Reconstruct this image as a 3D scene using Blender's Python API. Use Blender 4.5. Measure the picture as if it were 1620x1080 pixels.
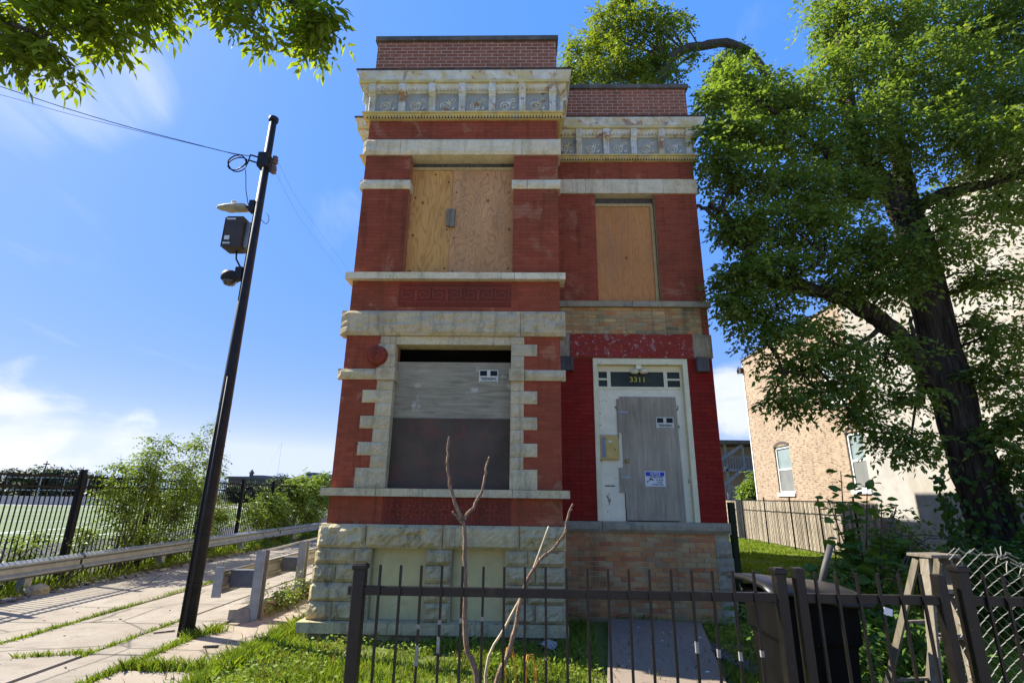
import bpy, bmesh, math, random
import numpy as np
from mathutils import Vector, Matrix
for o in list(bpy.data.objects): bpy.data.objects.remove(o)
scene = bpy.context.scene
R_ = math.radians
# ------------------------------------------------------------------ camera
FPX, PITCH, YAW, ROLL = 825.73, 0.287804, -0.0241035, 0.0135801
CAMP = np.array([0.0, 0.0, 1.68])
_F = np.array([math.sin(YAW)*math.cos(PITCH), math.cos(YAW)*math.cos(PITCH), math.sin(PITCH)])
_R0 = np.array([math.cos(YAW), -math.sin(YAW), 0.0]); _U0 = np.cross(_R0, _F)
_R = _R0*math.cos(ROLL)+_U0*math.sin(ROLL); _U = -_R0*math.sin(ROLL)+_U0*math.cos(ROLL)
cam_d = bpy.data.cameras.new('camera'); cam = bpy.data.objects.new('camera', cam_d)
scene.collection.objects.link(cam); scene.camera = cam
cam_d.sensor_fit = 'HORIZONTAL'; cam_d.sensor_width = 36.0; cam_d.lens = 36.0*FPX/1620.0
cam_d.clip_start = 0.05; cam_d.clip_end = 4000
M = Matrix(((_R[0], _U[0], -_F[0], CAMP[0]), (_R[1], _U[1], -_F[1], CAMP[1]), (_R[2], _U[2], -_F[2], CAMP[2]), (0, 0, 0, 1)))
cam.matrix_world = M
# ------------------------------------------------------------------ sky, sun, exposure
SUN_EL = R_(43.2); SX, SY = -0.944, 0.33           # horizontal direction towards the sun
world = bpy.data.worlds.new('World'); scene.world = world; world.use_nodes = True
wt = world.node_tree; wt.nodes.clear()
def wn(t, **k):
    n = wt.nodes.new(t)
    for a, b in k.items(): setattr(n, a, b)
    return n
sky = wn('ShaderNodeTexSky', sky_type='NISHITA', sun_disc=False, sun_elevation=SUN_EL, sun_rotation=math.atan2(SX, SY))
sky.air_density = 1.0; sky.dust_density = 0.35; sky.ozone_density = 2.2
tc = wn('ShaderNodeTexCoord'); sep = wn('ShaderNodeSeparateXYZ'); wt.links.new(tc.outputs['Generated'], sep.inputs[0])
def wmath(op, a, b=None, clamp=False):
    n = wn('ShaderNodeMath', operation=op, use_clamp=clamp)
    for i, v in enumerate((a, b)):
        if v is None: continue
        if isinstance(v, (int, float)): n.inputs[i].default_value = v
        else: wt.links.new(v, n.inputs[i])
    return n.outputs[0]
def wsm(v, lo, hi, a=0.0, b=1.0):
    n = wn('ShaderNodeMapRange', interpolation_type='SMOOTHSTEP')
    wt.links.new(v, n.inputs[0]); n.inputs[1].default_value = lo; n.inputs[2].default_value = hi
    n.inputs[3].default_value = a; n.inputs[4].default_value = b
    return n.outputs[0]
# cloud layer: direction projected on a high plane, plus a low bank of cumulus by the horizon
# the photograph's sky is evenly bright: same tone curve over the whole sky
shsv = wn('ShaderNodeSeparateColor', mode='HSV'); wt.links.new(sky.outputs[0], shsv.inputs[0])
hs = wn('ShaderNodeCombineColor', mode='HSV'); hs.inputs[0].default_value = 0.624
wt.links.new(wmath('MAXIMUM', wmath('MULTIPLY', wmath('POWER', shsv.outputs[1], 0.80), 1.20, True), 0.36), hs.inputs[1])
wt.links.new(wmath('MULTIPLY', wmath('POWER', shsv.outputs[2], 0.10), 2.55), hs.inputs[2])
zc = wmath('MAXIMUM', sep.outputs[2], 0.03)
u_ = wmath('DIVIDE', sep.outputs[0], wmath('ADD', zc, 0.12)); v_ = wmath('DIVIDE', sep.outputs[1], wmath('ADD', zc, 0.12))
cmb = wn('ShaderNodeCombineXYZ'); wt.links.new(u_, cmb.inputs[0]); wt.links.new(v_, cmb.inputs[1])
def wnoise(vec, scale, detail, rough, dist=0.0, off=(0, 0, 0), sc=(1, 1, 1)):
    mp = wn('ShaderNodeMapping'); wt.links.new(vec, mp.inputs[0]); mp.inputs['Location'].default_value = off; mp.inputs['Scale'].default_value = sc
    n = wn('ShaderNodeTexNoise'); wt.links.new(mp.outputs[0], n.inputs['Vector'])
    n.inputs['Scale'].default_value = scale; n.inputs['Detail'].default_value = detail; n.inputs['Roughness'].default_value = rough; n.inputs['Distortion'].default_value = dist
    return n.outputs[0]
def cdir(x, y):
    d = _R*(x-810)/FPX+_U*(540-y)/FPX+_F; return tuple(d/np.linalg.norm(d))
def blob(x, y, deg, st):                              # a cloud stands round this direction
    vm = wn('ShaderNodeVectorMath', operation='DOT_PRODUCT'); wt.links.new(tc.outputs['Generated'], vm.inputs[0]); vm.inputs[1].default_value = cdir(x, y)
    return wsm(vm.outputs['Value'], math.cos(R_(deg)), 1.0, 0.0, st)
def wmax(l):
    o = l[0]
    for q in l[1:]: o = wmath('MAXIMUM', o, q)
    return o
wn_ = wnoise(cmb.outputs[0], 1.5, 6, 0.6, 1.2, (0.4, 0.2, 0.0), (1.0, 0.45, 1))
wm_ = wmax([blob(165, 125, 8, .42), blob(80, 140, 7, .26), blob(230, 480, 10, .10), blob(540, 355, 5, .16), blob(60, 390, 8, .08), blob(1210, 60, 5, .14), blob(420, 560, 12, .10), blob(-700, 100, 20, .25), blob(2300, 100, 20, .25)])
wisp = wsm(wmath('ADD', wn_, wm_), 0.64, 1.10, 0, 0.62)
cum_n = wnoise(tc.outputs['Generated'], 5.5, 9, 0.55, 0.2, (0.35, 2.1, 0.4), (1, 1, 2.2))
cm_ = wmax([blob(50, 655, 7, .36), blob(170, 685, 5, .30), blob(0, 625, 4, .28), blob(1160, 630, 5, .42)]+[blob(x, y, 12, .34) for x, y in ((-900, 600), (-2500, 700), (2400, 640), (4200, 650))])
cum_h = wsm(sep.outputs[2], 0.0, 0.12, 0.03, -0.04)
cum = wsm(wmath('ADD', wmath('ADD', cum_n, cum_h), cm_), 0.66, 0.88, 0, 0.8)
cum = wmath('MULTIPLY', cum, wsm(sep.outputs[2], -0.02, 0.02))
cloud = wmath('MAXIMUM', wisp, cum)
cshade = wsm(wnoise(tc.outputs['Generated'], 5.0, 5, 0.5, 0, (1.2, .4, .3), (1, 1, 2.0)), 0.3, 0.75, 0.8, 1.0)
cc = wn('ShaderNodeMix', data_type='RGBA', blend_type='MULTIPLY'); cc.inputs[0].default_value = 1.0
cc.inputs[6].default_value = (3.3, 3.35, 3.5, 1); wt.links.new(cshade, cc.inputs[7])
mixc = wn('ShaderNodeMix', data_type='RGBA'); wt.links.new(cloud, mixc.inputs[0]); wt.links.new(hs.outputs[0], mixc.inputs[6]); wt.links.new(cc.outputs[2], mixc.inputs[7])
bg = wn('ShaderNodeBackground'); bg.inputs[1].default_value = 0.15
wt.links.new(mixc.outputs[2], bg.inputs[0])
wo = wn('ShaderNodeOutputWorld'); wt.links.new(bg.outputs[0], wo.inputs[0])
sun_d = bpy.data.lights.new('sun', 'SUN'); sun_d.energy = 5.0; sun_d.angle = R_(0.5); sun_d.color = (1.0, 0.94, 0.84)
sun = bpy.data.objects.new('sun', sun_d); scene.collection.objects.link(sun)
ld = Vector((-SX*math.cos(SUN_EL), -SY*math.cos(SUN_EL), -math.sin(SUN_EL)))
sun.rotation_euler = ld.to_track_quat('-Z', 'Y').to_euler(); sun.location = (-20, 8, 25)
scene.view_settings.view_transform = 'Standard'; scene.view_settings.look = 'None'
scene.view_settings.exposure = 1.38; scene.view_settings.gamma = 1.0
scene.cycles.max_bounces = 8; scene.cycles.transparent_max_bounces = 8

# ------------------------------------------------------------------ helpers
G = -0.10                                            # ground level
rng = np.random.default_rng(7); rnd = random.Random(5)
def at(x, y, Y):                                     # point on the plane Y=const behind a photo pixel
    d = _R*(x-810)/FPX+_U*(540-y)/FPX+_F
    return CAMP+d*Y/d[1]
def lin(c):
    return tuple((v/255/12.92 if v/255 <= .04045 else ((v/255+.055)/1.055)**2.4) for v in c)
_wl = {}
def link(o): scene.collection.objects.link(o); return o
def thing(name, label, cat, loc=(0, 0, 0), group=None):
    o = bpy.data.objects.new(name, None); link(o); o.location = loc; o.empty_display_size = 0.2
    o['label'] = label; o['category'] = cat
    if group: o['group'] = group
    _wl[o] = np.array(loc, float); return o
def tag(o, label=None, cat=None, group=None, kind=None):
    if label: o['label'] = label
    if cat: o['category'] = cat
    if group: o['group'] = group
    if kind: o['kind'] = kind
    return o
class MB:
    def __init__(s): s.v = []; s.f = []
    def add(s, vs, fs):
        b = len(s.v); s.v += [tuple(map(float, q)) for q in vs]; s.f += [tuple(i+b for i in q) for q in fs]; return s
    def box(s, x0, x1, y0, y1, z0, z1):
        return s.add([(x0,y0,z0),(x1,y0,z0),(x1,y1,z0),(x0,y1,z0),(x0,y0,z1),(x1,y0,z1),(x1,y1,z1),(x0,y1,z1)],
                     [(0,3,2,1),(4,5,6,7),(0,1,5,4),(1,2,6,5),(2,3,7,6),(3,0,4,7)])
    def obox(s, c, ax, ay, az):                      # oriented box: centre and three half-axis vectors
        c, ax, ay, az = map(np.array, (c, ax, ay, az)); vs = []
        for k in (-1, 1):
            for (i, j) in ((-1,-1),(1,-1),(1,1),(-1,1)): vs.append(c+i*ax+j*ay+k*az)
        return s.add(vs, [(0,3,2,1),(4,5,6,7),(0,1,5,4),(1,2,6,5),(2,3,7,6),(3,0,4,7)])
    def beam(s, a, b, w, t, up=(0, 0, 1)):           # rectangular bar a->b, w across, t along 'up'
        a, b, up = np.array(a, float), np.array(b, float), np.array(up, float)
        d = b-a; L = np.linalg.norm(d); d = d/L
        side = np.cross(d, up); n = np.linalg.norm(side)
        if n < 1e-4: side = np.cross(d, (1, 0, 0)); n = np.linalg.norm(side)
        side /= n; u = np.cross(side, d)
        return s.obox((a+b)/2, d*L/2, side*w/2, u*t/2)
    def tube(s, pts, r, n=6, cap=True):
        pts = np.array(pts, float); m = len(pts); rr = np.full(m, r) if np.isscalar(r) else np.array(r, float)
        t = np.gradient(pts, axis=0); t /= np.linalg.norm(t, axis=1)[:, None]+1e-12
        ref = np.array((0.13, 0.31, 0.94)) if abs(t[0] @ np.array((0.13,0.31,0.94))) < .9 else np.array((1., 0, 0))
        vs = []
        for i in range(m):
            a = ref-t[i]*(ref @ t[i]); a /= np.linalg.norm(a)+1e-12; ref = a; b = np.cross(t[i], a)
            for k in range(n):
                q = 2*math.pi*k/n; vs.append(pts[i]+rr[i]*(a*math.cos(q)+b*math.sin(q)))
        fs = [(i*n+k, i*n+(k+1) % n, (i+1)*n+(k+1) % n, (i+1)*n+k) for i in range(m-1) for k in range(n)]
        if cap: fs += [tuple(range(n))[::-1], tuple((m-1)*n+k for k in range(n))]
        return s.add(vs, fs)
    def prism(s, poly, axis, a, b):                  # polygon in the two other axes, extruded along axis
        def mk(p, h):
            return {'x': (h, p[0], p[1]), 'y': (p[0], h, p[1]), 'z': (p[0], p[1], h)}[axis]
        n = len(poly); vs = [mk(p, a) for p in poly]+[mk(p, b) for p in poly]
        return s.add(vs, [tuple(range(n))[::-1], tuple(range(n, 2*n))]+[(i, (i+1) % n, n+(i+1) % n, n+i) for i in range(n)])
    def lathe(s, prof, c, n=16, axis='z'):           # prof: (r, h)
        vs = []
        for r, h in prof:
            for k in range(n):
                q = 2*math.pi*k/n; p = {'z': (r*math.cos(q), r*math.sin(q), h), 'y': (r*math.cos(q), h, r*math.sin(q)), 'x': (h, r*math.cos(q), r*math.sin(q))}[axis]
                vs.append((c[0]+p[0], c[1]+p[1], c[2]+p[2]))
        m = len(prof); fs = [(i*n+k, i*n+(k+1) % n, (i+1)*n+(k+1) % n, (i+1)*n+k) for i in range(m-1) for k in range(n)]
        fs += [tuple(range(n))[::-1], tuple((m-1)*n+k for k in range(n))]
        return s.add(vs, fs)
    def sweep(s, prof, path):                        # prof: (out, z) along a plan polyline, outward = right of travel
        path = [np.array(p, float) for p in path]; m = len(path); offs = []
        for i in range(m):
            ds = []
            if i > 0: ds.append((path[i]-path[i-1])/np.linalg.norm(path[i]-path[i-1]))
            if i < m-1: ds.append((path[i+1]-path[i])/np.linalg.norm(path[i+1]-path[i]))
            ns = [np.array((d[1], -d[0])) for d in ds]
            if len(ns) == 2: o = (ns[0]+ns[1])/(1+ns[0] @ ns[1])
            else: o = ns[0]
            offs.append(o)
        k = len(prof); vs = []
        for i in range(m):
            for p, z in prof: q = path[i]+offs[i]*p; vs.append((q[0], q[1], z))
        fs = [(i*k+j, (i+1)*k+j, (i+1)*k+(j+1) % k, i*k+(j+1) % k) for i in range(m-1) for j in range(k)]
        fs += [tuple(range(k)), tuple((m-1)*k+j for j in range(k))[::-1]]
        return s.add(vs, fs)
def mesh_np(name, V, F):                             # V (n,3), F (m,k) fast
    me = bpy.data.meshes.new(name); V = np.asarray(V, np.float32); F = np.asarray(F, np.int32)
    me.vertices.add(len(V)); me.vertices.foreach_set('co', V.ravel())
    m, k = F.shape; me.loops.add(m*k); me.loops.foreach_set('vertex_index', F.ravel())
    me.polygons.add(m); me.polygons.foreach_set('loop_start', np.arange(0, m*k, k, dtype=np.int32))
    me.update(calc_edges=True); return me
def obj(name, src, mat, parent=None, bevel=0.0, smooth=False, kind=None, origin=None, label=None):
    if isinstance(src, MB):
        me = bpy.data.meshes.new(name); v = src.v
        if parent is None and origin is None:
            a = np.array(v); origin = ((a[:,0].min()+a[:,0].max())/2, (a[:,1].min()+a[:,1].max())/2, a[:,2].min())
        if origin is not None: v = [(x-origin[0], y-origin[1], z-origin[2]) for x, y, z in v]
        me.from_pydata(v, [], src.f)
        bm = bmesh.new(); bm.from_mesh(me)
        bmesh.ops.recalc_face_normals(bm, faces=bm.faces)
        if bevel > 0: bmesh.ops.bevel(bm, geom=[e for e in bm.edges if len(e.link_faces) == 2 and e.calc_face_angle(0) > .5], offset=bevel, segments=1, affect='EDGES', clamp_overlap=True)
        bm.to_mesh(me); bm.free(); me.update()
    else:
        me = src
    if smooth: me.polygons.foreach_set('use_smooth', [True]*len(me.polygons))
    if mat and not me.materials: me.materials.append(mat)
    o = bpy.data.objects.new(name, me); link(o)
    w = np.array(origin if origin is not None else (0, 0, 0), float); _wl[o] = w
    if parent is not None: o.parent = parent; o.location = w-_wl[parent]
    else: o.location = w
    if kind: o['kind'] = kind
    if label: o['label'] = label
    return o
def piece(name, me, parent, loc, scale=(1, 1, 1), rz=0.0):   # copy sharing mesh data
    o = bpy.data.objects.new(name, me); link(o); o.parent = parent
    o.location = np.array(loc)-_wl[parent]; o.scale = scale; o.rotation_euler = (0, 0, rz); _wl[o] = np.array(loc); return o
def struct(name, src, mat, **k):
    o = obj(name, src, mat, **k); o['kind'] = 'structure'; return o
def text_mesh(name, s, size, mat, parent, p, rx=math.pi/2, depth=0.001, shear=0.0, bold=0.0, width=None):
    cu = bpy.data.curves.new(name, 'FONT'); cu.body = s; cu.size = size; cu.align_x = 'CENTER'; cu.align_y = 'CENTER'; cu.extrude = depth; cu.shear = shear; cu.offset = bold
    t = bpy.data.objects.new(name, cu); link(t); bpy.context.view_layer.update()
    me = bpy.data.meshes.new_from_object(t.evaluated_get(bpy.context.evaluated_depsgraph_get())); bpy.data.objects.remove(t)
    if width:
        a = np.array([v.co[0] for v in me.vertices]); k = width/(a.max()-a.min())
        for v in me.vertices: v.co[0] *= k
    me.materials.clear(); me.materials.append(mat)
    o = bpy.data.objects.new(name, me); link(o); o.parent = parent; o.location = np.array(p)-_wl[parent]; o.rotation_euler = (rx, 0, 0); return o
# ------------------------------------------------------------------ material helpers
class NT:
    def __init__(s, name):
        s.m = bpy.data.materials.new(name); s.m.use_nodes = True; s.t = s.m.node_tree; s.t.nodes.clear()
        s.geo = s.n('ShaderNodeNewGeometry'); s.pos = s.geo.outputs['Position']
    def n(s, t, **k):
        q = s.t.nodes.new(t)
        for a, b in k.items(): setattr(q, a, b)
        return q
    def put(s, sock, v):
        if v is None: return
        if isinstance(v, bpy.types.NodeSocket): s.t.links.new(v, sock)
        elif isinstance(v, (tuple, list)) and len(v) == 3 and sock.type == 'RGBA': sock.default_value = (*v, 1)
        else: sock.default_value = v
    def map(s, sc=(1, 1, 1), off=(0, 0, 0), rot=(0, 0, 0), vec=None):
        q = s.n('ShaderNodeMapping'); s.put(q.inputs[0], vec or s.pos); q.inputs['Location'].default_value = off; q.inputs['Rotation'].default_value = rot; q.inputs['Scale'].default_value = sc; return q.outputs[0]
    def noise(s, scale, detail=4, rough=.55, dist=0, vec=None, col=False):
        q = s.n('ShaderNodeTexNoise'); s.put(q.inputs['Vector'], vec or s.pos); q.inputs['Scale'].default_value = scale; q.inputs['Detail'].default_value = detail; q.inputs['Roughness'].default_value = rough; q.inputs['Distortion'].default_value = dist
        return q.outputs[1 if col else 0]
    def vor(s, scale, vec=None, feat='F1', out=0, rand=1.0):
        q = s.n('ShaderNodeTexVoronoi', feature=feat); s.put(q.inputs['Vector'], vec or s.pos); q.inputs['Scale'].default_value = scale; q.inputs['Randomness'].default_value = rand; return q.outputs[out]
    def ramp(s, fac, stops, interp='LINEAR'):
        q = s.n('ShaderNodeValToRGB'); s.put(q.inputs[0], fac); e = q.color_ramp.elements; q.color_ramp.interpolation = interp
        while len(e) < len(stops): e.new(.5)
        for i, (p, c) in enumerate(stops):
            e[i].position = p; e[i].color = (*c, 1) if not isinstance(c, (int, float)) else (c, c, c, 1)
        return q.outputs[0]
    def mix(s, fac, a, b, mode='MIX'):
        q = s.n('ShaderNodeMix', data_type='RGBA', blend_type=mode); s.put(q.inputs[0], fac); s.put(q.inputs[6], a); s.put(q.inputs[7], b); return q.outputs[2]
    def math(s, op, a, b=None, clamp=False):
        q = s.n('ShaderNodeMath', operation=op, use_clamp=clamp); s.put(q.inputs[0], a); s.put(q.inputs[1], b); return q.outputs[0]
    def bump(s, h, strength=.5, dist=.01, nrm=None):
        q = s.n('ShaderNodeBump'); q.inputs['Strength'].default_value = strength; q.inputs['Distance'].default_value = dist; s.put(q.inputs['Height'], h); s.put(q.inputs['Normal'], nrm); return q.outputs[0]
    def isl(s):                                       # one random number for each piece
        oi = s.n('ShaderNodeObjectInfo'); return s.math('FRACT', s.math('ADD', oi.outputs['Random'], s.geo.outputs['Random Per Island']))
    def out(s, col, rough=.8, normal=None, metal=0.0, spec=.3, **k):
        b = s.n('ShaderNodeBsdfPrincipled'); s.put(b.inputs['Base Color'], col); s.put(b.inputs['Roughness'], rough); s.put(b.inputs['Metallic'], metal); s.put(b.inputs['Normal'], normal)
        b.inputs['Specular IOR Level'].default_value = spec
        for a, v in k.items(): s.put(b.inputs[a], v)
        o = s.n('ShaderNodeOutputMaterial'); s.t.links.new(b.outputs[0], o.inputs[0]); return s.m
def scal(c, k): return tuple(v*k for v in c)
def m_brick(name, cols, dirt=(.05,.03,.025), dirt_amt=.35, rough=.75, speck=None):
    N = NT(name); r = N.isl(); c = N.ramp(r, [(i/(len(cols)-1), q) for i, q in enumerate(cols)])
    big = N.noise(1.3, 5, .6); c = N.mix(N.math('MULTIPLY', N.ramp(big, [(.42, 0.), (.72, 1.)]), dirt_amt), c, dirt)
    fine = N.noise(60, 4, .6); c = N.mix(.35, c, N.ramp(fine, [(.25, .35), (.75, .95)]), 'OVERLAY')
    sk = N.noise(1, 6, .65, .3, N.map((7, 7, .55))); c = N.mix(N.math('MULTIPLY', N.ramp(sk, [(.52, 0.), (.68, 1.)]), .5), c, scal(dirt, .6))
    if speck:
        s_ = N.ramp(N.noise(speck[1], 6, .68, .6), [(speck[2], 0.), (speck[2]+.05, 1.)]); c = N.mix(N.math('MULTIPLY', s_, speck[3]), c, speck[0])
    return N.out(c, rough, N.bump(fine, .35, .004), spec=.06)
def m_plain(name, col, rough=.7, var=.25, scale=8, bump=.2, metal=0.0, bscale=80, spec=.18, stain=None):
    N = NT(name); n1 = N.noise(scale, 5, .6); c = N.mix(N.ramp(n1, [(.3, 0.), (.7, 1.)]), scal(col, 1-var), scal(col, 1+var))
    if stain:
        for sc_, lo, hi, cl, amt in stain:
            c = N.mix(N.math('MULTIPLY', N.ramp(N.noise(sc_, 7, .65, .4), [(lo, 0.), (hi, 1.)]), amt), c, cl)
    return N.out(c, rough, N.bump(N.noise(bscale, 4, .6), bump, .005), metal, spec)
def m_leaf(name, cols, trans=.5, rough=.5):
    N = NT(name); r = N.geo.outputs['Random Per Island']; c = N.ramp(r, [(i/(len(cols)-1), q) for i, q in enumerate(cols)])
    c = N.mix(.5, c, N.ramp(N.noise(.9, 3, .5), [(.3, .35), (.7, .75)]), 'OVERLAY')
    d = N.n('ShaderNodeBsdfPrincipled'); N.put(d.inputs['Base Color'], c); d.inputs['Roughness'].default_value = rough; d.inputs['Specular IOR Level'].default_value = .25
    t = N.n('ShaderNodeBsdfTranslucent'); N.put(t.inputs[0], N.mix(1.0, c, (1.0, 1.0, .35), 'MULTIPLY'))
    a = N.n('ShaderNodeMixShader'); a.inputs[0].default_value = trans; N.t.links.new(d.outputs[0], a.inputs[1]); N.t.links.new(t.outputs[0], a.inputs[2])
    o = N.n('ShaderNodeOutputMaterial'); N.t.links.new(a.outputs[0], o.inputs[0]); return N.m
def m_ply(name, light, dark, sc=(2.2, 2.2, .8), lines=13, knots=True, grey=None, off=(0, 0, 0), line_amt=.75):
    # rotary-cut veneer: closed contour lines of a stretched noise field
    N = NT(name); v = N.map(sc, off); n = N.noise(1.0, 2.5, .45, .35, v); f = N.math('FRACT', N.math('MULTIPLY', n, lines))
    ln = N.ramp(f, [(0.0, 0.), (.55, .12), (.86, .9), (1.0, .1)])
    broad = N.noise(.6, 3, .5, 0, v); c = N.mix(N.ramp(broad, [(.3, 0.), (.7, 1.)]), light, tuple(.5*(a+b) for a, b in zip(light, dark)))
    c = N.mix(N.math('MULTIPLY', ln, line_amt), c, dark)
    c = N.mix(N.math('MULTIPLY', N.ramp(N.noise(1, 6, .65, .3, N.map((5, 5, .6), (2, 1, 5))), [(.52, 0.), (.72, 1.)]), .35), c, (.20,.17,.12))
    fib = N.noise(1.0, 4, .7, 0, N.map((90, 90, 3))); c = N.mix(.25, c, N.ramp(fib, [(.3, .3), (.7, .9)]), 'OVERLAY')
    if knots:
        k = N.vor(2.4, N.map((1, .01, .8), off)); c = N.mix(N.ramp(k, [(.0, .85), (.05, .6), (.085, 0.)]), c, scal(dark, .35))
    if grey:
        c = N.mix(N.ramp(N.noise(2.5, 6, .65), [(.3, .35), (.7, 1.)]), c, grey)
    return N.out(c, .8, N.bump(f, .08, .003), spec=.15)
# ------------------------------------------------------------------ materials
mBrick = m_brick('pressed_red_brick', [(.235,.055,.028), (.265,.062,.032), (.295,.071,.036), (.245,.057,.029)], (.12,.048,.022), .55, .8, ((.40,.22,.12), 1.7, .58, .4))
mBrickDk = m_brick('dark_painted_brick', [(.195,.013,.009), (.215,.016,.010), (.24,.020,.012)], (.12,.032,.018), .45, .55, ((.28,.22,.18), 7, .71, .5))
mBrickPar = m_brick('parapet_brick', [(.22,.08,.045), (.26,.095,.052), (.29,.112,.064), (.23,.08,.048)], (.17,.095,.06), .4)
mBrickCom = m_brick('common_brick', [(.45,.31,.125), (.50,.27,.095), (.53,.38,.155), (.37,.265,.115), (.49,.205,.07), (.46,.35,.16), (.22,.17,.09)], (.07,.06,.045), .55)
mBrickLow = m_brick('base_common_brick', [(.42,.215,.085), (.48,.18,.06), (.52,.265,.095), (.39,.115,.045), (.47,.31,.135), (.31,.19,.095)], (.12,.10,.05), .65)
mMortarRed = m_plain('red_mortar', (.36,.14,.065), .9, .2)
mMortarGrey = m_plain('grey_mortar', (.43,.35,.21), .95, .25, 14, .5)
mMortarPale = m_plain('pale_mortar', (.52,.41,.29), .95, .2)
def m_stone(name, base, ochre=.55, dark=.25, grey=(.30,.32,.29)):
    N = NT(name); n = N.noise(2.2, 6, .6); c = N.mix(N.ramp(n, [(.3, 0.), (.7, 1.)]), base, grey)
    st = N.noise(3.0, 8, .72, .2, N.map((1, 1, 1.8))); c = N.mix(N.math('MULTIPLY', N.ramp(st, [(.42, 0.), (.78, 1.)]), ochre), c, (.36,.29,.12))
    sk = N.noise(1, 7, .7, .2, N.map((8, 8, .7), (1, 5, 3))); c = N.mix(N.math('MULTIPLY', N.ramp(sk, [(.50, 0.), (.70, 1.)]), dark+.12), c, (.13,.12,.085))
    gr_ = N.noise(85, 5, .75); c = N.mix(.45, c, N.ramp(gr_, [(.3, .25), (.7, .8)]), 'OVERLAY')
    dk = N.noise(5.5, 7, .7, .8, N.map((1, 1, .6), (4, 1, 2))); c = N.mix(N.math('MULTIPLY', N.ramp(dk, [(.60, 0.), (.70, 1.)]), dark), c, (.06,.06,.05))
    r = N.isl(); c = N.mix(.28, c, N.ramp(r, [(0, .35), (1, .68)]), 'OVERLAY')
    f = N.noise(26, 8, .68); c = N.mix(.3, c, N.ramp(f, [(.3, .3), (.7, .75)]), 'OVERLAY')
    return N.out(c, .88, N.bump(N.noise(30, 10, .78), .8, .02), spec=.06)
mStone = m_stone('limestone', (.64,.52,.30), .6, .5, (.47,.40,.26))
mStoneUp = m_stone('clean_limestone', (.80,.67,.41), .6, .28, (.68,.585,.39))
mStoneLow = m_stone('mossy_limestone', (.55,.435,.23), .5, .75, (.39,.325,.19))
mStoneGrey = m_stone('cement_stone', (.40,.335,.21), .3, .5, (.30,.265,.18))
mStucco = m_plain('green_stained_plaster', (.54,.44,.20), .9, .16, 3, .35, bscale=45, stain=[(3, .56, .72, (.22,.22,.12), .6), (14, .66, .70, (.06,.06,.04), .7)])
mCorn = m_plain('painted_pressed_metal', (.62,.62,.52), .65, .16, 5, .25, bscale=60, spec=.3, stain=[(3.2, .44, .60, (.55,.43,.16), .75), (4.0, .565, .64, (.30,.11,.028), .8), (9, .62, .68, (.06,.04,.03), .75), (3.0, .56, .70, (.36,.37,.34), .6)])
mCornY = m_plain('ochre_painted_metal', (.60,.47,.17), .65, .2, 5, .25, stain=[(4, .5, .66, (.42,.42,.34), .6), (7, .61, .68, (.17,.065,.022), .8)])
mCornPan = m_plain('blue_grey_painted_panel', (.33,.335,.28), .7, .16, 6, .3, stain=[(5, .52, .66, (.42,.37,.22), .5), (9, .64, .7, (.06,.05,.04), .6)])
mLip = m_plain('rusty_lip_and_gap_shade', (.07,.055,.045), .8, .4, 6, .4, stain=[(6, .52, .62, (.16,.06,.025), .7)])
mCope = m_plain('dark_coping', (.11,.10,.08), .85, .35, 5, .5, stain=[(9, .62, .68, (.3,.28,.25), .5)])
mTerra = m_brick('terracotta', [(.235,.05,.030), (.25,.055,.033)], (.13,.05,.032), .6); mTerraDk = m_brick('terracotta_ground', [(.165,.038,.025), (.175,.04,.027)], (.09,.04,.025), .6)  # darker panel ground: recess shade and dirt put into its colour
mPlyA = m_ply('plywood_yellow', (.62,.33,.095), (.36,.155,.042), (4.2, 4.2, 1.0), 11, off=(3, 0, 1))
mPlyB = m_ply('plywood_pink', (.58,.315,.13), (.32,.145,.055), (3.8, 3.8, 1.9), 12, off=(8, 0, 4))
mPlyC = m_ply('plywood_orange', (.56,.25,.08), (.40,.16,.05), (1.6, 1.6, .9), 14, off=(1, 0, 9), line_amt=.5)
mPlyFrame = m_plain('raw_lumber', (.45,.32,.13), .8, .2, 12)
def m_wood(name, a, b, sc, rough=.85, patches=None):
    N = NT(name); g = N.noise(1, 6, .65, .6, N.map(sc)); c = N.mix(N.ramp(g, [(.3, 0.), (.7, 1.)]), a, b)
    w = N.noise(1.1, 4, .6); c = N.mix(.5, c, N.ramp(w, [(.3, .3), (.7, .72)]), 'OVERLAY')
    if patches: c = N.mix(N.math('MULTIPLY', N.ramp(N.noise(patches[1], 4, .5), [(patches[2], 0.), (patches[2]+.07, 1.)]), .8), c, patches[0])
    return N.out(c, rough, N.bump(g, .35, .006), spec=.08)
mBoardGrey = m_wood('weathered_board_horizontal', (.19,.165,.105), (.37,.325,.22), (2.2, 2.2, 26), patches=((.50,.46,.36), 3.4, .64))
mDoor = m_wood('weathered_grey_plywood', (.23,.195,.13), (.40,.345,.235), (20, 20, 1.3), patches=((.08,.075,.065), 4.2, .69))
mPanelDk = m_plain('dark_steel_panel', (.085,.062,.040), .65, .25, 2.5, .15, spec=.2, stain=[(4.5, .50, .66, (.17,.05,.035), .5)])
mWhite = m_plain('peeling_white_paint', (.76,.70,.48), .6, .07, 5, .25, stain=[(2.5, .54, .72, (.50,.47,.32), .5), (6, .60, .62, (.10,.085,.065), .85)])
mCream = m_plain('cream_trim_paint', (.72,.66,.40), .6, .1, 5, .3, stain=[(12, .68, .70, (.1,.09,.07), .7)])
mRedPaint = m_plain('peeling_red_paint_on_stone', (.26,.032,.018), .6, .12, 6, .9, bscale=14, stain=[(19, .60, .63, (.50,.42,.30), .75), (3, .60, .64, (.30,.25,.2), .6)])
mOldWood = m_wood('old_beam_end', (.045,.043,.038), (.13,.12,.11), (30, 30, 3))
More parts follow.
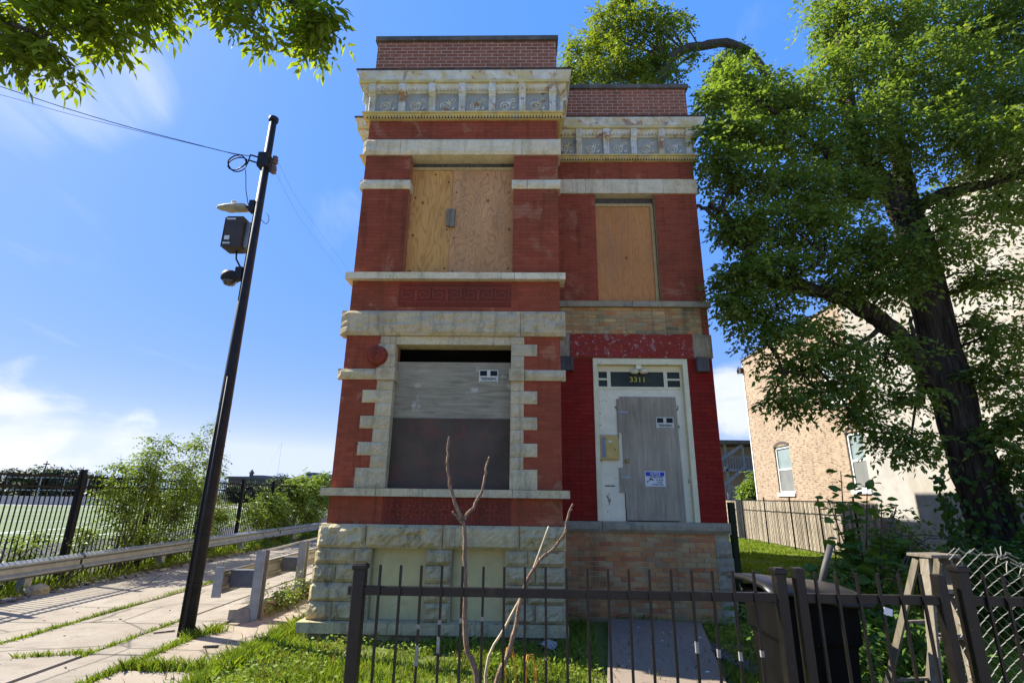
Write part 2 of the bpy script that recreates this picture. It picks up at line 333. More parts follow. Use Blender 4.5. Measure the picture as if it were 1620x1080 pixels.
mGlassDk = m_plain('dark_transom_glass', (.030,.034,.016), .25, .5, 3, .0, spec=.2)
mBrass = m_plain('brass', (.42,.31,.10), .45, .12, 8, .05, metal=.55, bscale=30)
mBlack = m_plain('black_plastic', (.012,.012,.012), .5, .2)
mSignW = m_plain('sign_white', (.62,.63,.60), .5, .05)
mSignCream = m_plain('sign_cream', (.60,.58,.46), .5, .05)
mSignBlue = m_plain('sign_blue', (.03,.06,.34), .5, .05)
mSignBlk = m_plain('sign_black', (.012,.012,.012), .5, .1)
mYellow = m_plain('yellow_number_paint', (.62,.52,.06), .5, .08)
mGalv = m_plain('galvanised_steel', (.30,.31,.30), .5, .18, 6, .12, metal=.55, stain=[(5, .58, .7, (.17,.14,.11), .4)])
mInside = m_plain('dark_interior', (.02,.018,.016), .9, .2)
mRoof = m_plain('tar_roof', (.05,.05,.05), .9, .2)
mMetalDk = m_plain('grey_bracket_steel', (.2,.21,.22), .5, .1, metal=.4)
# ------------------------------------------------------------------ the brick house
D, DR = 7.55, 8.73
XL, XR, XB0, XB1 = -3.10, 3.22, -2.70, 0.545
house = thing('brick_house', 'narrow two storey red brick house with pale stone bands and boarded windows', 'house', (0, 8.7, G))
# wall cores (mortar bed just behind the brick faces)
w = MB()
def core(x0, x1, z0, z1, y=D, t=.30, m=None): (m or w).box(x0, x1, y+.006, y+t, z0, z1)
UZ0, UZ1 = 5.003, 7.18; LZ0, LZ1 = 1.763, 3.99
oL, oR = -1.935, -0.19
wb_ = MB(); core(XB0, XB1, G-.2, .10, m=wb_); core(XB0, XB1, .98, 1.29, m=wb_); core(XB0, XB1, 1.29, LZ0)
core(XB0, oL, LZ0, LZ1); core(oR, XB1, LZ0, LZ1); core(XB0, XB1, LZ1, UZ0)
core(XB0, oL, UZ0, UZ1); core(oR, XB1, UZ0, UZ1); core(XB0, XB1, 7.20, 9.66)
core(XB0, -2.03, .10, .98, m=wb_); core(-1.30, -.94, .10, .98, m=wb_); core(-.235, XB1, .10, .98, m=wb_); obj('wall', wb_, mStoneGrey, house)
w.box(XB0, XB0+.25, D+.3, DR, G-.2, 9.66); w.box(XB1-.25, XB1, D+.3, DR, G-.2, 9.66)
obj('wall', w, mMortarRed, house)
w2 = MB()
uL, uR = 1.322, 2.442; dL, dR = 1.18, 2.79
for a in [(XL, XB0+.25, G-.2, 9.66), (XB1, XR, G-.2, 1.32), (XB1, dL, 1.32, 3.97), (dR, XR, 1.32, 3.97), (XB1, XR, 3.97, 5.003), (XB1, uL, 5.003, 7.18), (uR, XR, 5.003, 7.18), (XB1, XR, 7.20, 9.66)]:
    core(*a, y=DR, m=w2)
w2.box(XL, XL+.28, DR+.3, 21.0, G-.2, 9.3); w2.box(XR-.28, XR, DR+.3, 18.2, G-.2, 9.62); w2.box(XR-.28, XR, 18.2, 21, G-.2, 8.9); w2.box(XL+.28, XR-.28, 20.7, 21, G-.2, 8.9)
obj('wall', w2, mMortarGrey, house)
mPaintMortar = m_plain('painted_red_mortar', (.15,.014,.010), .9, .25)
for a, b in ((XB1, dL), (dR, XR)): obj('painted_mortar', MB().box(a, b, DR+.0035, DR+.0058, 1.32, 3.98), mPaintMortar, house)
for a in ((XB1, uL, 5.0, 7.19), (uR, XR, 5.0, 7.19), (XB1, XR, 7.495, 7.9)): obj('red_mortar_bed', MB().box(a[0], a[1], DR+.0035, DR+.0058, a[2], a[3]), mMortarRed, house)
obj('roof', MB().box(XL+.28, XR-.28, DR+.3, 20.7, 8.5, 8.62).box(XB0+.25, XB1-.25, D+.3, DR, 8.5, 8.61), mRoof, house)
obj('interior_partition', MB().box(XB0+.25, XB1-.25, D+1.0, D+1.05, G, 8.5).box(XB1, XR-.28, DR+1.0, DR+1.05, G, 8.5).box(XB0+.25, XB1-.25, D+.35, D+1.0, 4.45, 4.6).box(XB1, XR-.28, DR+.35, DR+1.0, 4.4, 4.55), mInside, house)
# bricks: 300 nearest as single parts, the others joined
BRS = []                                            # (x0,x1,z0,z1,y,mat)
def bricks(x0, x1, z0, z1, y, mat, course=.0665, blen=.21, joint=.0045, zo=0.0, jit=.0):
    k0 = int(math.floor((z0-zo)/course)); k1 = int(math.ceil((z1-zo)/course))
    for k in range(k0, k1):
        a, b = max(z0, zo+k*course+joint/2), min(z1, zo+(k+1)*course-joint/2)
        if b-a < .012: continue
        x = math.floor((x0)/blen)*blen+(k % 2)*blen*.5-blen
        while x < x1:
            p, q = max(x0, x+joint/2), min(x1, x+blen-joint/2)
            if q-p > .015: BRS.append((p, q, a, b, y-jit*rnd.random(), mat))
            x += blen
bricks(XB0, XB1, 7.49, 7.90, D, mBrick)
for a, b in ((XB0, oL), (oR, XB1)):
    bricks(a, b, 6.70, 7.185, D, mBrick); bricks(a, b, 5.0, 6.535, D, mBrick)
bricks(XB0, -1.96, 4.385, 4.892, D, mBrick); bricks(-.20, XB1, 4.385, 4.892, D, mBrick); bricks(-1.96, -.20, 4.385, 4.46, D, mBrick); bricks(-1.96,-.20,4.86,4.892,D,mBrick)
bricks(XB0, -2.16, 3.47, 3.99, D, mBrick); bricks(XB0, -2.16, 1.763, 3.31, D, mBrick)
bricks(.0, XB1, 3.47, 3.99, D, mBrick); bricks(.0, XB1, 1.763, 3.31, D, mBrick)
bricks(XB0, -1.95, 1.29, 1.656, D, mBrick); bricks(-.16, XB1, 1.29, 1.656, D, mBrick)
for a, b in ((XB1, uL), (uR, XR)): bricks(a, b, 5.0, 7.19, DR, mBrick)
bricks(XB1, XR, 7.495, 7.9, DR, mBrick)
bricks(XB1, 3.10, 4.40, 4.90, DR, mBrickCom, .071, .215, .011, .01, .008); bricks(3.10, XR, 4.40, 4.90, DR, mBrick)
for a, b in ((XB1, dL), (dR, XR)): bricks(a, b, 1.32, 3.98, DR, mBrickDk)
bricks(XB1, 3.0, G-.05, 1.15, DR, mBrickLow, .0715, .215, .011, .02, .010)
def brick_mesh(mat, nm):
    me = bpy.data.meshes.new(nm); c = .04            # unit brick, front at y=0, chamfered rim
    v = [(-.5,.02,-.5),(.5,.02,-.5),(.5,.02,.5),(-.5,.02,.5),(-.5,.0022,-.5),(.5,.0022,-.5),(.5,.0022,.5),(-.5,.0022,.5),(-.49,0,-.46),(.49,0,-.46),(.49,0,.46),(-.49,0,.46)]
    f = [(8,9,10,11)]+[(4+i, 4+(i+1) % 4, 8+(i+1) % 4, 8+i) for i in range(4)]+[(i, (i+1) % 4, 4+(i+1) % 4, 4+i) for i in range(4)]
    me.from_pydata(v, [], f); me.materials.append(mat); me.update(); return me, v, f
def lay_bricks(lst, parent, single, mass_name):
    lst = sorted(lst, key=lambda b: (.5*(b[0]+b[1]))**2+b[4]**2+(.5*(b[2]+b[3])-1.68)**2)
    # whole bricks that show largest first
    big = [b for b in lst if b[1]-b[0] > .15][:single]; ids = set(map(id, big)); cache = {}; mass = {}
    for b in lst:
        x, z, wd, h = .5*(b[0]+b[1]), .5*(b[2]+b[3]), b[1]-b[0], b[3]-b[2]
        if b[5].name not in cache: cache[b[5].name] = brick_mesh(b[5], 'brick')
        me, v, f = cache[b[5].name]
        if id(b) in ids: piece('brick', me, parent, (x, b[4], z), (wd, 1, h))
        else:
            V, F = mass.setdefault(b[5].name, ([], [])); o = len(V)
            V += [(x+p[0]*wd, b[4]+p[1], z+p[2]*h) for p in v]; F += [tuple(i+o for i in q) for q in f]
    for nm, (V, F) in mass.items():
        me = bpy.data.meshes.new(mass_name); me.from_pydata(V, [], F); obj(mass_name, me, bpy.data.materials[nm], parent, kind='stuff')
lay_bricks(BRS, house, 300, 'brickwork')
# rock-faced stone blocks
SEED = [0]
def stone(x0, x1, z0, z1, y, out, mat, rough=.02, name='stone_block', parent=None, pillow=.03, back=.06, xl=0, xr=0, gap=.003, cell=.06):
    """block whose face stands `out` proud of plane y; rough face, edges drawn back"""
    x0 += gap; x1 -= gap; z0 += gap*.6; z1 -= gap*.6
    nx = max(3, min(26, int((x1-x0)/cell)+2)); nz = max(3, min(9, int((z1-z0)/cell)+2))
    SEED[0] += 1; rg = np.random.default_rng(SEED[0]); h = rg.normal(0, 1, (nx, nz))
    for _ in range(1):
        h = (h+np.roll(h, 1, 0)+np.roll(h, 1, 1)+np.roll(h, -1, 0))/2.4
    V = []; F = []
    for i in range(nx):
        for j in range(nz):
            u, v = i/(nx-1), j/(nz-1); edge = min(u*(x1-x0), (1-u)*(x1-x0), v*(z1-z0), (1-v)*(z1-z0))
            e = min(1, edge/max(pillow, 1e-4)); e = math.sqrt(max(0, 1-(1-e)**2)) if pillow > .012 else 1
            d = out*(.45+.55*e)+rough*h[i, j]*e*.55
            V.append((x0+u*(x1-x0), y-d, z0+v*(z1-z0)))
    for i in range(nx-1):
        for j in range(nz-1): F.append((i*nz+j, (i+1)*nz+j, (i+1)*nz+j+1, i*nz+j+1))
    # rim back to the wall
    ring = [(i, 0) for i in range(nx)]+[(nx-1, j) for j in range(1, nz)]+[(i, nz-1) for i in range(nx-2, -1, -1)]+[(0, j) for j in range(nz-2, 0, -1)]
    b = len(V)
    for i, j in ring: p = V[i*nz+j]; V.append((p[0], y+back, p[2]))
    n = len(ring)
    for k in range(n):
        a, c = ring[k], ring[(k+1) % n]; F.append((a[0]*nz+a[1], b+k, b+(k+1) % n, c[0]*nz+c[1]))
    F.append(tuple(range(b, b+n)))
    mb = MB(); mb.add(V, F); return obj(name, mb, mat, parent or house)
def pxX(x, y, Y=D): return at(x, y, Y)[0]
# bay: lintel band under the frieze
j1, j2 = pxX(634, 235), pxX(825.6, 235)
for a, b in ((XB0-.06, j1), (j1, j2), (j2, XB1+.055)): stone(a, b, 7.185, 7.49, D, .055, mStoneUp, .012, pillow=.045, back=.3)
# imposts on the upper piers
for a, b in ((XB0-.05, -2.16), (-2.16, oL+.03), (oR-.035, .035), (.035, XB1+.045)): stone(a, b, 6.533, 6.702, D, .045, mStoneUp, .008, pillow=.02, back=.2)
for x in (-2.05, -.075):
    k = MB(); k.tube([(x+.052*math.cos(t), D-.047, 6.617+.052*math.sin(t)) for t in np.linspace(0, 2*math.pi, 19)], .008, 5, False); obj('roundel', k, mStoneUp, house, smooth=True)
# upper sill
j1, j2 = pxX(624.5, 440), pxX(814, 440)
for a, b in ((XB0-.10, j1), (j1, j2), (j2, XB1+.09)): stone(a, b, 4.892, 5.003, D, .10, mStoneUp, .006, name='window_sill', pillow=.008, back=.24)
# band over the ground floor window
j1 = pxX(823.7, 510)
for a, b in ((XB0-.10, j1), (j1, XB1+.08)): stone(a, b, 3.988, 4.383, D, .085, mStone, .034, pillow=.05, back=.16, cell=.055)
# quoins round the ground floor window
zs = [3.985, 3.865, 3.685, 3.49]
qz = [(3.868, 3.985, 0), (3.685, 3.866, 1), (3.472, 3.683, 0)]
low = [3.308, 3.155, 2.965, 2.775, 2.59, 2.40, 2.21, 2.04, 1.765]
qz += [(low[i+1], low[i], i % 2) for i in range(8)]
for z0, z1, wide in qz:
    if not (3.6 < z0 < 3.87 and wide): stone(-2.375 if wide else -2.175, oL+.004, z0, z1, D, .030, mStone, .012, name='quoin', pillow=.016, back=.15)
    else: stone(-2.2, oL+.004, z0, z1, D, .030, mStone, .012, name='quoin', pillow=.016, back=.15)
    stone(oR-.004, .20 if wide else .005, z0, z1, D, .030, mStone, .012, name='quoin', pillow=.016, back=.15)
for a, b in ((XB0-.07, -2.19), (.01, XB1+.075)): stone(a, b, 3.309, 3.472, D, .06, mStone, .012, pillow=.03)
for a, b, x, sg in ((-2.19, oL+.03, -2.065, 1), (oR-.03, .01, -.088, -1)):
    stone(a, b, 3.300, 3.478, D, .07, mStone, .003, name='volute_block', pillow=.006, back=.16)
    k = MB(); T = np.linspace(0, 5.2*math.pi, 60); k.tube([(x+sg*(.07-.0035*t)*math.cos(t), D-.074, 3.39+(.07-.0035*t)*math.sin(t)) for t in T], .0085, 5); obj('volute', k, mStone, house, smooth=True)
# ground floor sill
j = [XB0-.11, pxX(597, 778), pxX(670, 778), pxX(810.8, 778), XB1+.10]
for a, b in zip(j[:-1], j[1:]): stone(a, b, 1.655, 1.763, D, .105, mStone, .006, name='window_sill', pillow=.008, back=.16)
# base courses
j = [XB0-.09, pxX(580, 850), pxX(701, 850), pxX(822, 850), XB1+.04]
for i, (a, b) in enumerate(zip(j[:-1], j[1:])): stone(a, b, .982, 1.29, D, .10, mStoneLow if i else mStone, .040 if i != 2 else .012, pillow=.07, back=.12, cell=.05)
rows = [(.781, .98), (.558, .779), (.328, .556), (.102, .326)]
for k, (z0, z1) in enumerate(rows):
    jx = (-2.27, -2.50)[k % 2]
    for a, b in ((XB0-.10-.012*k, jx), (jx, -2.03)): stone(a, b, z0, z1, D, .09, mStoneLow, .024, pillow=.07, back=.25, cell=.05)
    stone(-1.30, -.94, z0, z1, D, .085, mStoneLow, .03, pillow=.05, back=.25, cell=.05)
    jx = (.07, .17)[k % 2]
    for a, b in ((-.235, jx), (jx, XB1+.03)): stone(a, b, z0, z1, D, .085, mStoneLow, .022, pillow=.06, back=.25, cell=.05)
for a, b in ((XB0-.20, -1.72), (-1.72, -.6), (-.6, XB1+.05)): stone(a, b, -.03, .10, D, .17, mStoneLow, .006, name='plinth_stone', pillow=.012, back=.2)
x = XB0-.12
while x < XB1:
    wd = rnd.uniform(.18, .36); stone(x, min(x+wd, XB1), G-.06, -.032, D, .10, mStoneLow, .03, name='rubble_stone', pillow=.03); x += wd
for a, b in ((-2.03, -1.30), (-.94, -.235)): obj('basement_panel', MB().box(a, b, D+.09, D+.14, .10, .98), mStucco, house)
# terracotta panels
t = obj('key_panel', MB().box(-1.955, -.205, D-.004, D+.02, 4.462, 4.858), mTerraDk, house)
k = MB()
n = 7; u = 1.70/n
for i in range(n):
    c = -1.93+u*(i+.5); mir = 1 if i % 2 else -1; s_ = u*.46; zc_ = 4.66
    P = [(-1,-.9),(-1,.9),(.85,.9),(.85,-.45),(-.45,-.45),(-.45,.35),(.3,.35),(.3,-.05)]
    P = [(c+mir*p*s_, zc_+q*.105) for p, q in P]
    for a, b in zip(P[:-1], P[1:]): k.beam((a[0], D-.008, a[1]), (b[0], D-.008, b[1]), .020, .016, (0, 1, 0))
k.box(-1.95, -.21, D-.016, D-.002, 4.772, 4.79).box(-1.95, -.21, D-.016, D-.002, 4.528, 4.546)
obj('key_fret', k, mTerra, t)
k = MB()
for i in range(44):
    x = -1.935+i*.0393
    k.box(x, x+.022, D-.016, D-.002, 4.812, 4.838); k.box(x, x+.022, D-.016, D-.002, 4.485, 4.508)
obj('bead_row', k, mTerra, t, kind='stuff')
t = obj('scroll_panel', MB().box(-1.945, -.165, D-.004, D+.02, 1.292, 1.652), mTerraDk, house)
n = 7; u = 1.68/n
for i in range(n):
    c = -1.895+u*(i+.5); k = MB(); k.box(c-u/2+.004, c-u/2+.016, D-.014, D-.002, 1.35, 1.59).box(c+u/2-.016, c+u/2-.004, D-.014, D-.002, 1.35, 1.59)
    for r0, tn in ((.082, 0), (.05, 2)):
        k.tube([(c+(r0-.006*a)*math.cos(a+tn), D-.016, 1.47+(r0-.006*a)*math.sin(a+tn)) for a in np.linspace(0, 9, 28)], .009, 4)
    for a in np.linspace(0, 6.28, 8)[:-1]: k.beam((c+.05*math.cos(a), D-.013, 1.47+.05*math.sin(a)), (c+.11*math.cos(a+.3), D-.013, 1.47+.105*math.sin(a+.3)), .022, .012, (0, 1, 0))
    obj('scroll_tile', k, mTerra, t)
k = MB()
for i in range(38):
    x = -1.93+i*.0465; k.box(x, x+.026, D-.016, D-.002, 1.612, 1.636); k.box(x, x+.026, D-.016, D-.002, 1.305, 1.328)
obj('bead_row', k, mTerra, t, kind='stuff')
# ---- boards in the windows
def board(name, x0, x1, y, z0, z1, mat, label=None, th=.018): return obj(name, MB().box(x0, x1, y, y+th, z0, z1), mat, house, bevel=.002, label=label)
by = D+.20
xm = pxX(713, 350, by)
board('window_board', oL, xm-.003, by+.004, UZ0, 7.03, mPlyA, 'left plywood sheet with yellow grain and dark knots')
board('window_board', xm, oR, by, UZ0, 7.03, mPlyB, 'right plywood sheet with swirling pink grain')
k = MB()
for sx_, zz_ in [(oL+.08, 5.15), (oL+.08, 5.8), (oL+.08, 6.5), (xm-.06, 5.2), (xm-.06, 5.9), (xm-.07, 6.8), (xm+.07, 5.15), (xm+.07, 5.75), (xm+.08, 6.6), (oR-.08, 5.2), (oR-.07, 5.9), (oR-.08, 6.6), (oL+.45, 5.07), (oR-.4, 5.08), (oL+.4, 6.95), (oR-.45, 6.95)]: k.lathe([(.014, -.003), (.014, .003)], (sx_, by-.001, zz_), 7, 'y')
obj('screw_head', k, mBlack, house, kind='stuff')
obj('board_batten', MB().box(oL, oR, by-.012, by+.03, 7.032, 7.085), mPlyFrame, house)
pp = at(713, 346, by)
obj('board_cleat', MB().box(pp[0]-.07, pp[0]-.005, by-.05, by-.001, pp[2]-.16, pp[2]+.16).box(pp[0]+.0, pp[0]+.075, by-.045, by-.001, pp[2]-.17, pp[2]+.165), m_wood('weathered_cleat', (.14,.12,.08), (.34,.29,.20), (40, 40, 4)), house, bevel=.004, label='short weathered grey cleat screwed over the joint of the boards')
obj('lintel_soffit', MB().box(oL, oR, by+.03, by+.09, 7.03, 7.18), mOldWood, house)
by2 = D+.16
fr = obj('window_board', MB().box(oL, oR, by2, by2+.02, 2.765, 3.625), mBoardGrey, house, label='weathered grey board with horizontal grain')
obj('steel_panel', MB().box(oL, oR, by2-.014, by2+.006, LZ0, 2.768).box(oL, oR, by2-.02, by2-.012, 2.735, 2.765), mPanelDk, house, label='dark brown steel panel with faded red marks')
obj('lintel_soffit', MB().box(oL, oR, D+.0, D+.3, 3.86, 3.986), mStone, house)
by3 = DR+.12
board('window_board', uL, uR-.075, by3, 5.003, 6.985, mPlyC, 'orange plywood sheet over the upper window of the set back bay')
obj('board_batten', MB().box(uR-.07, uR-.015, by3-.015, by3+.03, 5.003, 6.985).box(uL, uR-.02, by3-.012, by3+.035, 6.99, 7.05), mPlyFrame, house)
obj('lintel_soffit', MB().box(uL, uR, by3+.03, by3+.09, 6.99, 7.18), mOldWood, house)
# ---- set back bay: stones, lintel, beam ends, door
j = [XB1, pxX(926, 295, DR), pxX(1048, 295, DR), XR+.03]
for a, b in zip(j[:-1], j[1:]): stone(a, b, 7.19, 7.495, DR, .03, mStoneUp, .006, pillow=.012, back=.3)
stone(XB1, 1.9, 4.90, 5.003, DR, .07, mStoneGrey, .012, name='window_sill', pillow=.012, back=.14); stone(1.9, XR+.05, 4.90, 5.003, DR, .07, mStoneGrey, .012, name='window_sill', pillow=.012, back=.14)
stone(XB1, .80, 3.985, 4.40, DR, .03, mStoneGrey, .016, pillow=.02); stone(2.905, XR+.02, 3.985, 4.40, DR, .06, mStoneGrey, .025, pillow=.04)
stone(.80, 2.905, 3.985, 4.40, DR, .035, mRedPaint, .022, name='painted_lintel', pillow=.012, cell=.05, gap=.001)
for a, b in ((.615, .845), (2.93, 3.135)): obj('beam_end', MB().box(a, b, DR-.10, DR-.001, 3.735, 3.985), mOldWood, house, bevel=.008)
stone(XB1, 1.25, 1.15, 1.318, DR, .06, mStoneGrey, .012, name='door_sill', pillow=.015); stone(1.25, XR+.03, 1.15, 1.318, DR, .07, mStoneGrey, .008, name='door_sill', pillow=.015, back=.12)
for k in range(5):
    z0 = G-.05+k*.24; stone(2.99, XR+.015*(1+k % 2), z0, z0+.238, DR, .04, mStoneGrey, .022, name='quoin', pillow=.03)
door = obj('door_frame', MB().box(dL, dL+.075, DR-.02, DR+.14, 1.32, 3.97).box(dR-.085, dR, DR-.02, DR+.14, 1.32, 3.97).box(dL+.075, dR-.085, DR-.02, DR+.14, 3.865, 3.97), mCream, house, bevel=.006)
tz0, tz1, dy = 3.455, 3.862, DR+.09
fx0, fx1 = dL+.075, dR-.085
cx0, cx1 = pxX(966, 600, dy), pxX(1050, 600, dy)
tr = obj('transom', MB().box(fx0, fx1, dy, dy+.05, 3.76, tz1).box(fx0, fx1, dy, dy+.05, tz0, 3.50)
    .box(cx0-.06, cx0, dy-.002, dy+.05, 3.50, 3.76).box(cx1, cx1+.06, dy-.002, dy+.05, 3.50, 3.76).box(fx0, fx0+.03, dy, dy+.05, 3.50, 3.76).box(fx1-.03, fx1, dy, dy+.05, 3.50, 3.76)
    .box(fx0+.03, cx0-.06, dy-.001, dy+.05, 3.612, 3.645).box(cx1+.06, fx1-.03, dy-.001, dy+.05, 3.612, 3.645), mCream, house)
for a, b, z0, z1 in ((cx0, cx1, 3.50, 3.76), (fx0+.03, cx0-.06, 3.50, 3.612), (fx0+.03, cx0-.06, 3.645, 3.76), (cx1+.06, fx1-.03, 3.50, 3.612), (cx1+.06, fx1-.03, 3.645, 3.76)):
    obj('transom_pane', MB().box(a, b, dy+.02, dy+.026, z0, z1), mGlassDk, tr)
q = at(1009, 600, dy); nn = text_mesh('house_number', '3311', .125, mYellow, tr, (q[0], dy+.012, q[2]-.005), depth=.004, width=.25)
nn['label'] = 'yellow house number on the dark transom glass'
q = at(1010, 581, DR+.03); obj('door_light', MB().box(q[0]-.045, q[0]+.045, DR+.0, DR+.088, q[2]-.035, q[2]+.04).lathe([(.0, 0), (.06, -.02), (.075, -.05), (.05, -.075)], (q[0]-.07, DR+.04, q[2]-.03), 10).lathe([(.0, 0), (.06, -.02), (.075, -.05), (.05, -.075)], (q[0]+.09, DR+.04, q[2]-.03), 10), mWhite, house, label='small white twin flood light above the transom')
obj('door_panel', MB().box(fx0, pxX(985, 700, dy), dy+.012, dy+.05, 1.32, 3.455).box(2.50, fx1, dy+.012, dy+.05, 1.32, 3.455).box(pxX(985, 700, dy), 2.5, dy+.012, dy+.05, 3.30, 3.455), mWhite, house, label='white painted panels round the boarded door')
bx0, bx1 = pxX(980.5, 640, dy), pxX(1069, 640, dy)
bd = obj('door_board', MB().prism([(bx0-.055, 2.72), (bx0-.055, 3.285), (bx0, 3.285), (bx0, 3.325), (bx1, 3.325), (bx1+.025, 1.335), (bx0+.03, 1.335), (bx0+.012, 2.72)], 'y', dy-.014, dy+.006), mDoor, house, bevel=.002, label='grey weathered plywood sheet nailed over the front door')
obj('board_strip', MB().box(bx0-.06, bx0+.03, dy-.012, dy+.008, 1.76, 2.15), mDoor, bd)
for zz in (3.06, 2.0): obj('hasp', MB().box(bx0-.03, bx0+.12, dy-.022, dy-.014, zz-.016, zz+.016).box(bx0+.03, bx0+.055, dy-.03, dy-.014, zz-.035, zz+.03), mGalv, bd)
q = at(991.5, 729, dy); kn = MB(); kn.lathe([(.0, -.055), (.026, -.05), (.032, -.035), (.022, -.018), (.014, -.014), (.03, -.008), (.032, 0)], (q[0], dy-.014, q[2]), 14, 'y'); obj('door_knob', kn, mBrass, bd, smooth=True)
q0, q1 = at(948, 688, dy-.03), at(980, 727, dy-.03)
ib = obj('intercom_box', MB().box(q0[0], q1[0], dy-.045, dy+.012, q1[2], q0[2]), mBrass, house, bevel=.008)
w_ = q1[0]-q0[0]; h_ = q0[2]-q1[2]
obj('intercom_slot', MB().box(q0[0]+.03, q0[0]+.1, dy-.048, dy-.044, q1[2]+.03, q0[2]-.03), mMetalDk, ib); obj('intercom_plate', MB().box(q0[0]+.12, q1[0]-.02, dy-.05, dy-.044, q1[2]+.03, q0[2]-.03), mBrass, ib)
obj('call_button', MB().box(q0[0]+.15, q0[0]+.2, dy-.056, dy-.049, q0[2]-.12, q0[2]-.09), mSignW, ib); obj('key_hole', MB().lathe([(.012, -.056), (.012, -.049)], (q1[0]-.07, dy, q1[2]+.16), 8, 'y'), mBlack, ib)
obj('mail_slot', MB().box(pxX(957, 767, dy), pxX(973, 767, dy), dy+.006, dy+.013, at(960, 768, dy)[2]-.008, at(960, 768, dy)[2]+.008), mBlack, house)
# alarm bell on the left pier
q = at(597, 562, D-.06); k = MB(); k.lathe([(.0, -.10), (.05, -.098), (.10, -.08), (.135, -.045), (.15, .0), (.15, .055)], (q[0], D-.055, q[2]), 22, 'y')
bell = obj('alarm_bell', k, mTerra, house, smooth=True, label='domed red slotted alarm bell cover')
k = MB()
for a in np.linspace(0, 2*math.pi, 30)[:-1]: k.beam((q[0]+.07*math.cos(a), D-.148, q[2]+.07*math.sin(a)), (q[0]+.145*math.cos(a), D-.082, q[2]+.145*math.sin(a)), .008, .016, (0, 1, 0))
for r0 in (.02, .04): k.tube([(q[0]+r0*math.cos(a), D-.157, q[2]+r0*math.sin(a)) for a in np.linspace(0, 6.283, 17)], .005, 4, False)
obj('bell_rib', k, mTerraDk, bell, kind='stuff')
# ---- cornices
PB = [(XB0, DR-.05), (XB0, D), (XB1, D), (XB1, DR-.1)]     # travel so that outward is on the right
PM = [(XB1+.02, DR), (XR, DR), (XR, DR+3.0)]; PL = [(XL, DR+3.0), (XL, DR), (XB0+.02, DR)]
def cornice(path, name, panel_from, panel_to, y, npan, first):
    c = obj(name, MB().sweep([(-.02, 7.985), (.045, 7.985), (.045, 8.46), (-.02, 8.46)], path), mCornPan, house)
    obj('lower_moulding', MB().sweep([(-.02, 7.885), (.05, 7.885), (.05, 7.93), (.075, 7.935), (.085, 7.955), (.118, 7.965), (.118, 7.99), (-.02, 7.992)], path), mCornY, c)
    obj('bed_moulding', MB().sweep([(-.02, 8.40), (.07, 8.40), (.085, 8.43), (.13, 8.455), (.155, 8.50), (.155, 8.53), (-.02, 8.53)], path), mCorn, c)
    obj('corona_band', MB().sweep([(-.02, 8.526), (.194, 8.526), (.194, 8.578), (-.02, 8.578)], path), mCornY, c)
    obj('crown_moulding', MB().sweep([(-.02, 8.528), (.19, 8.528), (.19, 8.585), (.2, 8.6), (.20, 8.63), (.215, 8.66), (.235, 8.70), (.238, 8.738), (-.02, 8.755)], path), mCorn, c)
    obj('gutter_lip', MB().sweep([(-.02, 8.745), (.245, 8.738), (.25, 8.772), (.1, 8.785), (-.02, 8.79)], path), mLip, c)
    return c
def brackets(c, x0, n, pitch, y, lead=True):
    for i in range(n):
        x = x0+i*pitch; k = MB()
        k.box(x-.055, x+.055, y-.105, y-.04, 7.993, 8.33)
        for q_ in (-.034, 0, .034): k.box(x+q_-.009, x+q_+.009, y-.116, y-.104, 8.0, 8.29)
        k.prism([(y-.045, 8.30), (y-.112, 8.30), (y-.125, 8.335), (y-.165, 8.37), (y-.18, 8.42), (y-.18, 8.527), (y-.045, 8.527)], 'x', x-.06, x+.06)
        obj('bracket', k, mCorn, c, bevel=.003)
    for i in range(n-1+(1 if lead else 0)):
        xc_ = x0+(i+.5-(1 if lead else 0))*pitch; k = MB()
        T = np.linspace(0, 9.5, 34); k.tube([(xc_-.05+(.088-.0075*t_)*math.cos(t_+.6), y-.051, 8.135+(.088-.0075*t_)*math.sin(t_+.6)) for t_ in T], .012, 5)
        T = np.linspace(0, 6.5, 22); k.tube([(xc_+.105-(.045-.005*t_)*math.cos(t_), y-.051, 8.255+(.045-.005*t_)*math.sin(t_)) for t_ in T], .010, 5)
        k.tube([(xc_-.10, y-.05, 8.055), (xc_-.03, y-.052, 8.045), (xc_+.03, y-.054, 8.09), (xc_+.05, y-.052, 8.17), (xc_+.07, y-.05, 8.25)], [.012, .014, .014, .012, .01], 5)
        for a_, l_ in ((1.0, .11), (2.2, .09), (1.6, .12)): k.tube([(xc_+.02, y-.05, 8.17), (xc_+.02+l_*.6*math.cos(a_), y-.056, 8.17+l_*.6*math.sin(a_)), (xc_+.02+l_*math.cos(a_), y-.05, 8.17+l_*math.sin(a_))], [.014, .016, .004], 5)
        k.tube([(xc_+.08, y-.05, 8.06), (xc_+.11, y-.058, 8.09), (xc_+.14, y-.05, 8.13)], [.02, .028, .008], 5)
        obj('scroll_ornament', k, mCorn, c, smooth=True)
def small_rows(c, x0, x1, y):
    k = MB(); x = x0
    while x < x1: k.box(x, x+.030, y-.074, y-.045, 7.896, 7.931); x += .052
    obj('dentil_row', k, mCornY, c, kind='stuff'); obj('dentil_gap_shade', MB().box(x0, x1, y-.0535, y-.049, 7.893, 7.934), mLip, c)  # dark strip behind the dentils paints in the shade of their gaps
    k = MB(); x = x0+.02
    while x < x1: k.lathe([(.006, -.045), (.02, -.03), (.022, 0), (.015, .025)], (x, y-.115, 8.455), 6); x += .068
    obj('egg_row', k, mCorn, c, kind='stuff')
cb = cornice(PB, 'cornice', 0, 0, D, 6, 0); small_rows(cb, XB0-.07, XB1+.07, D)
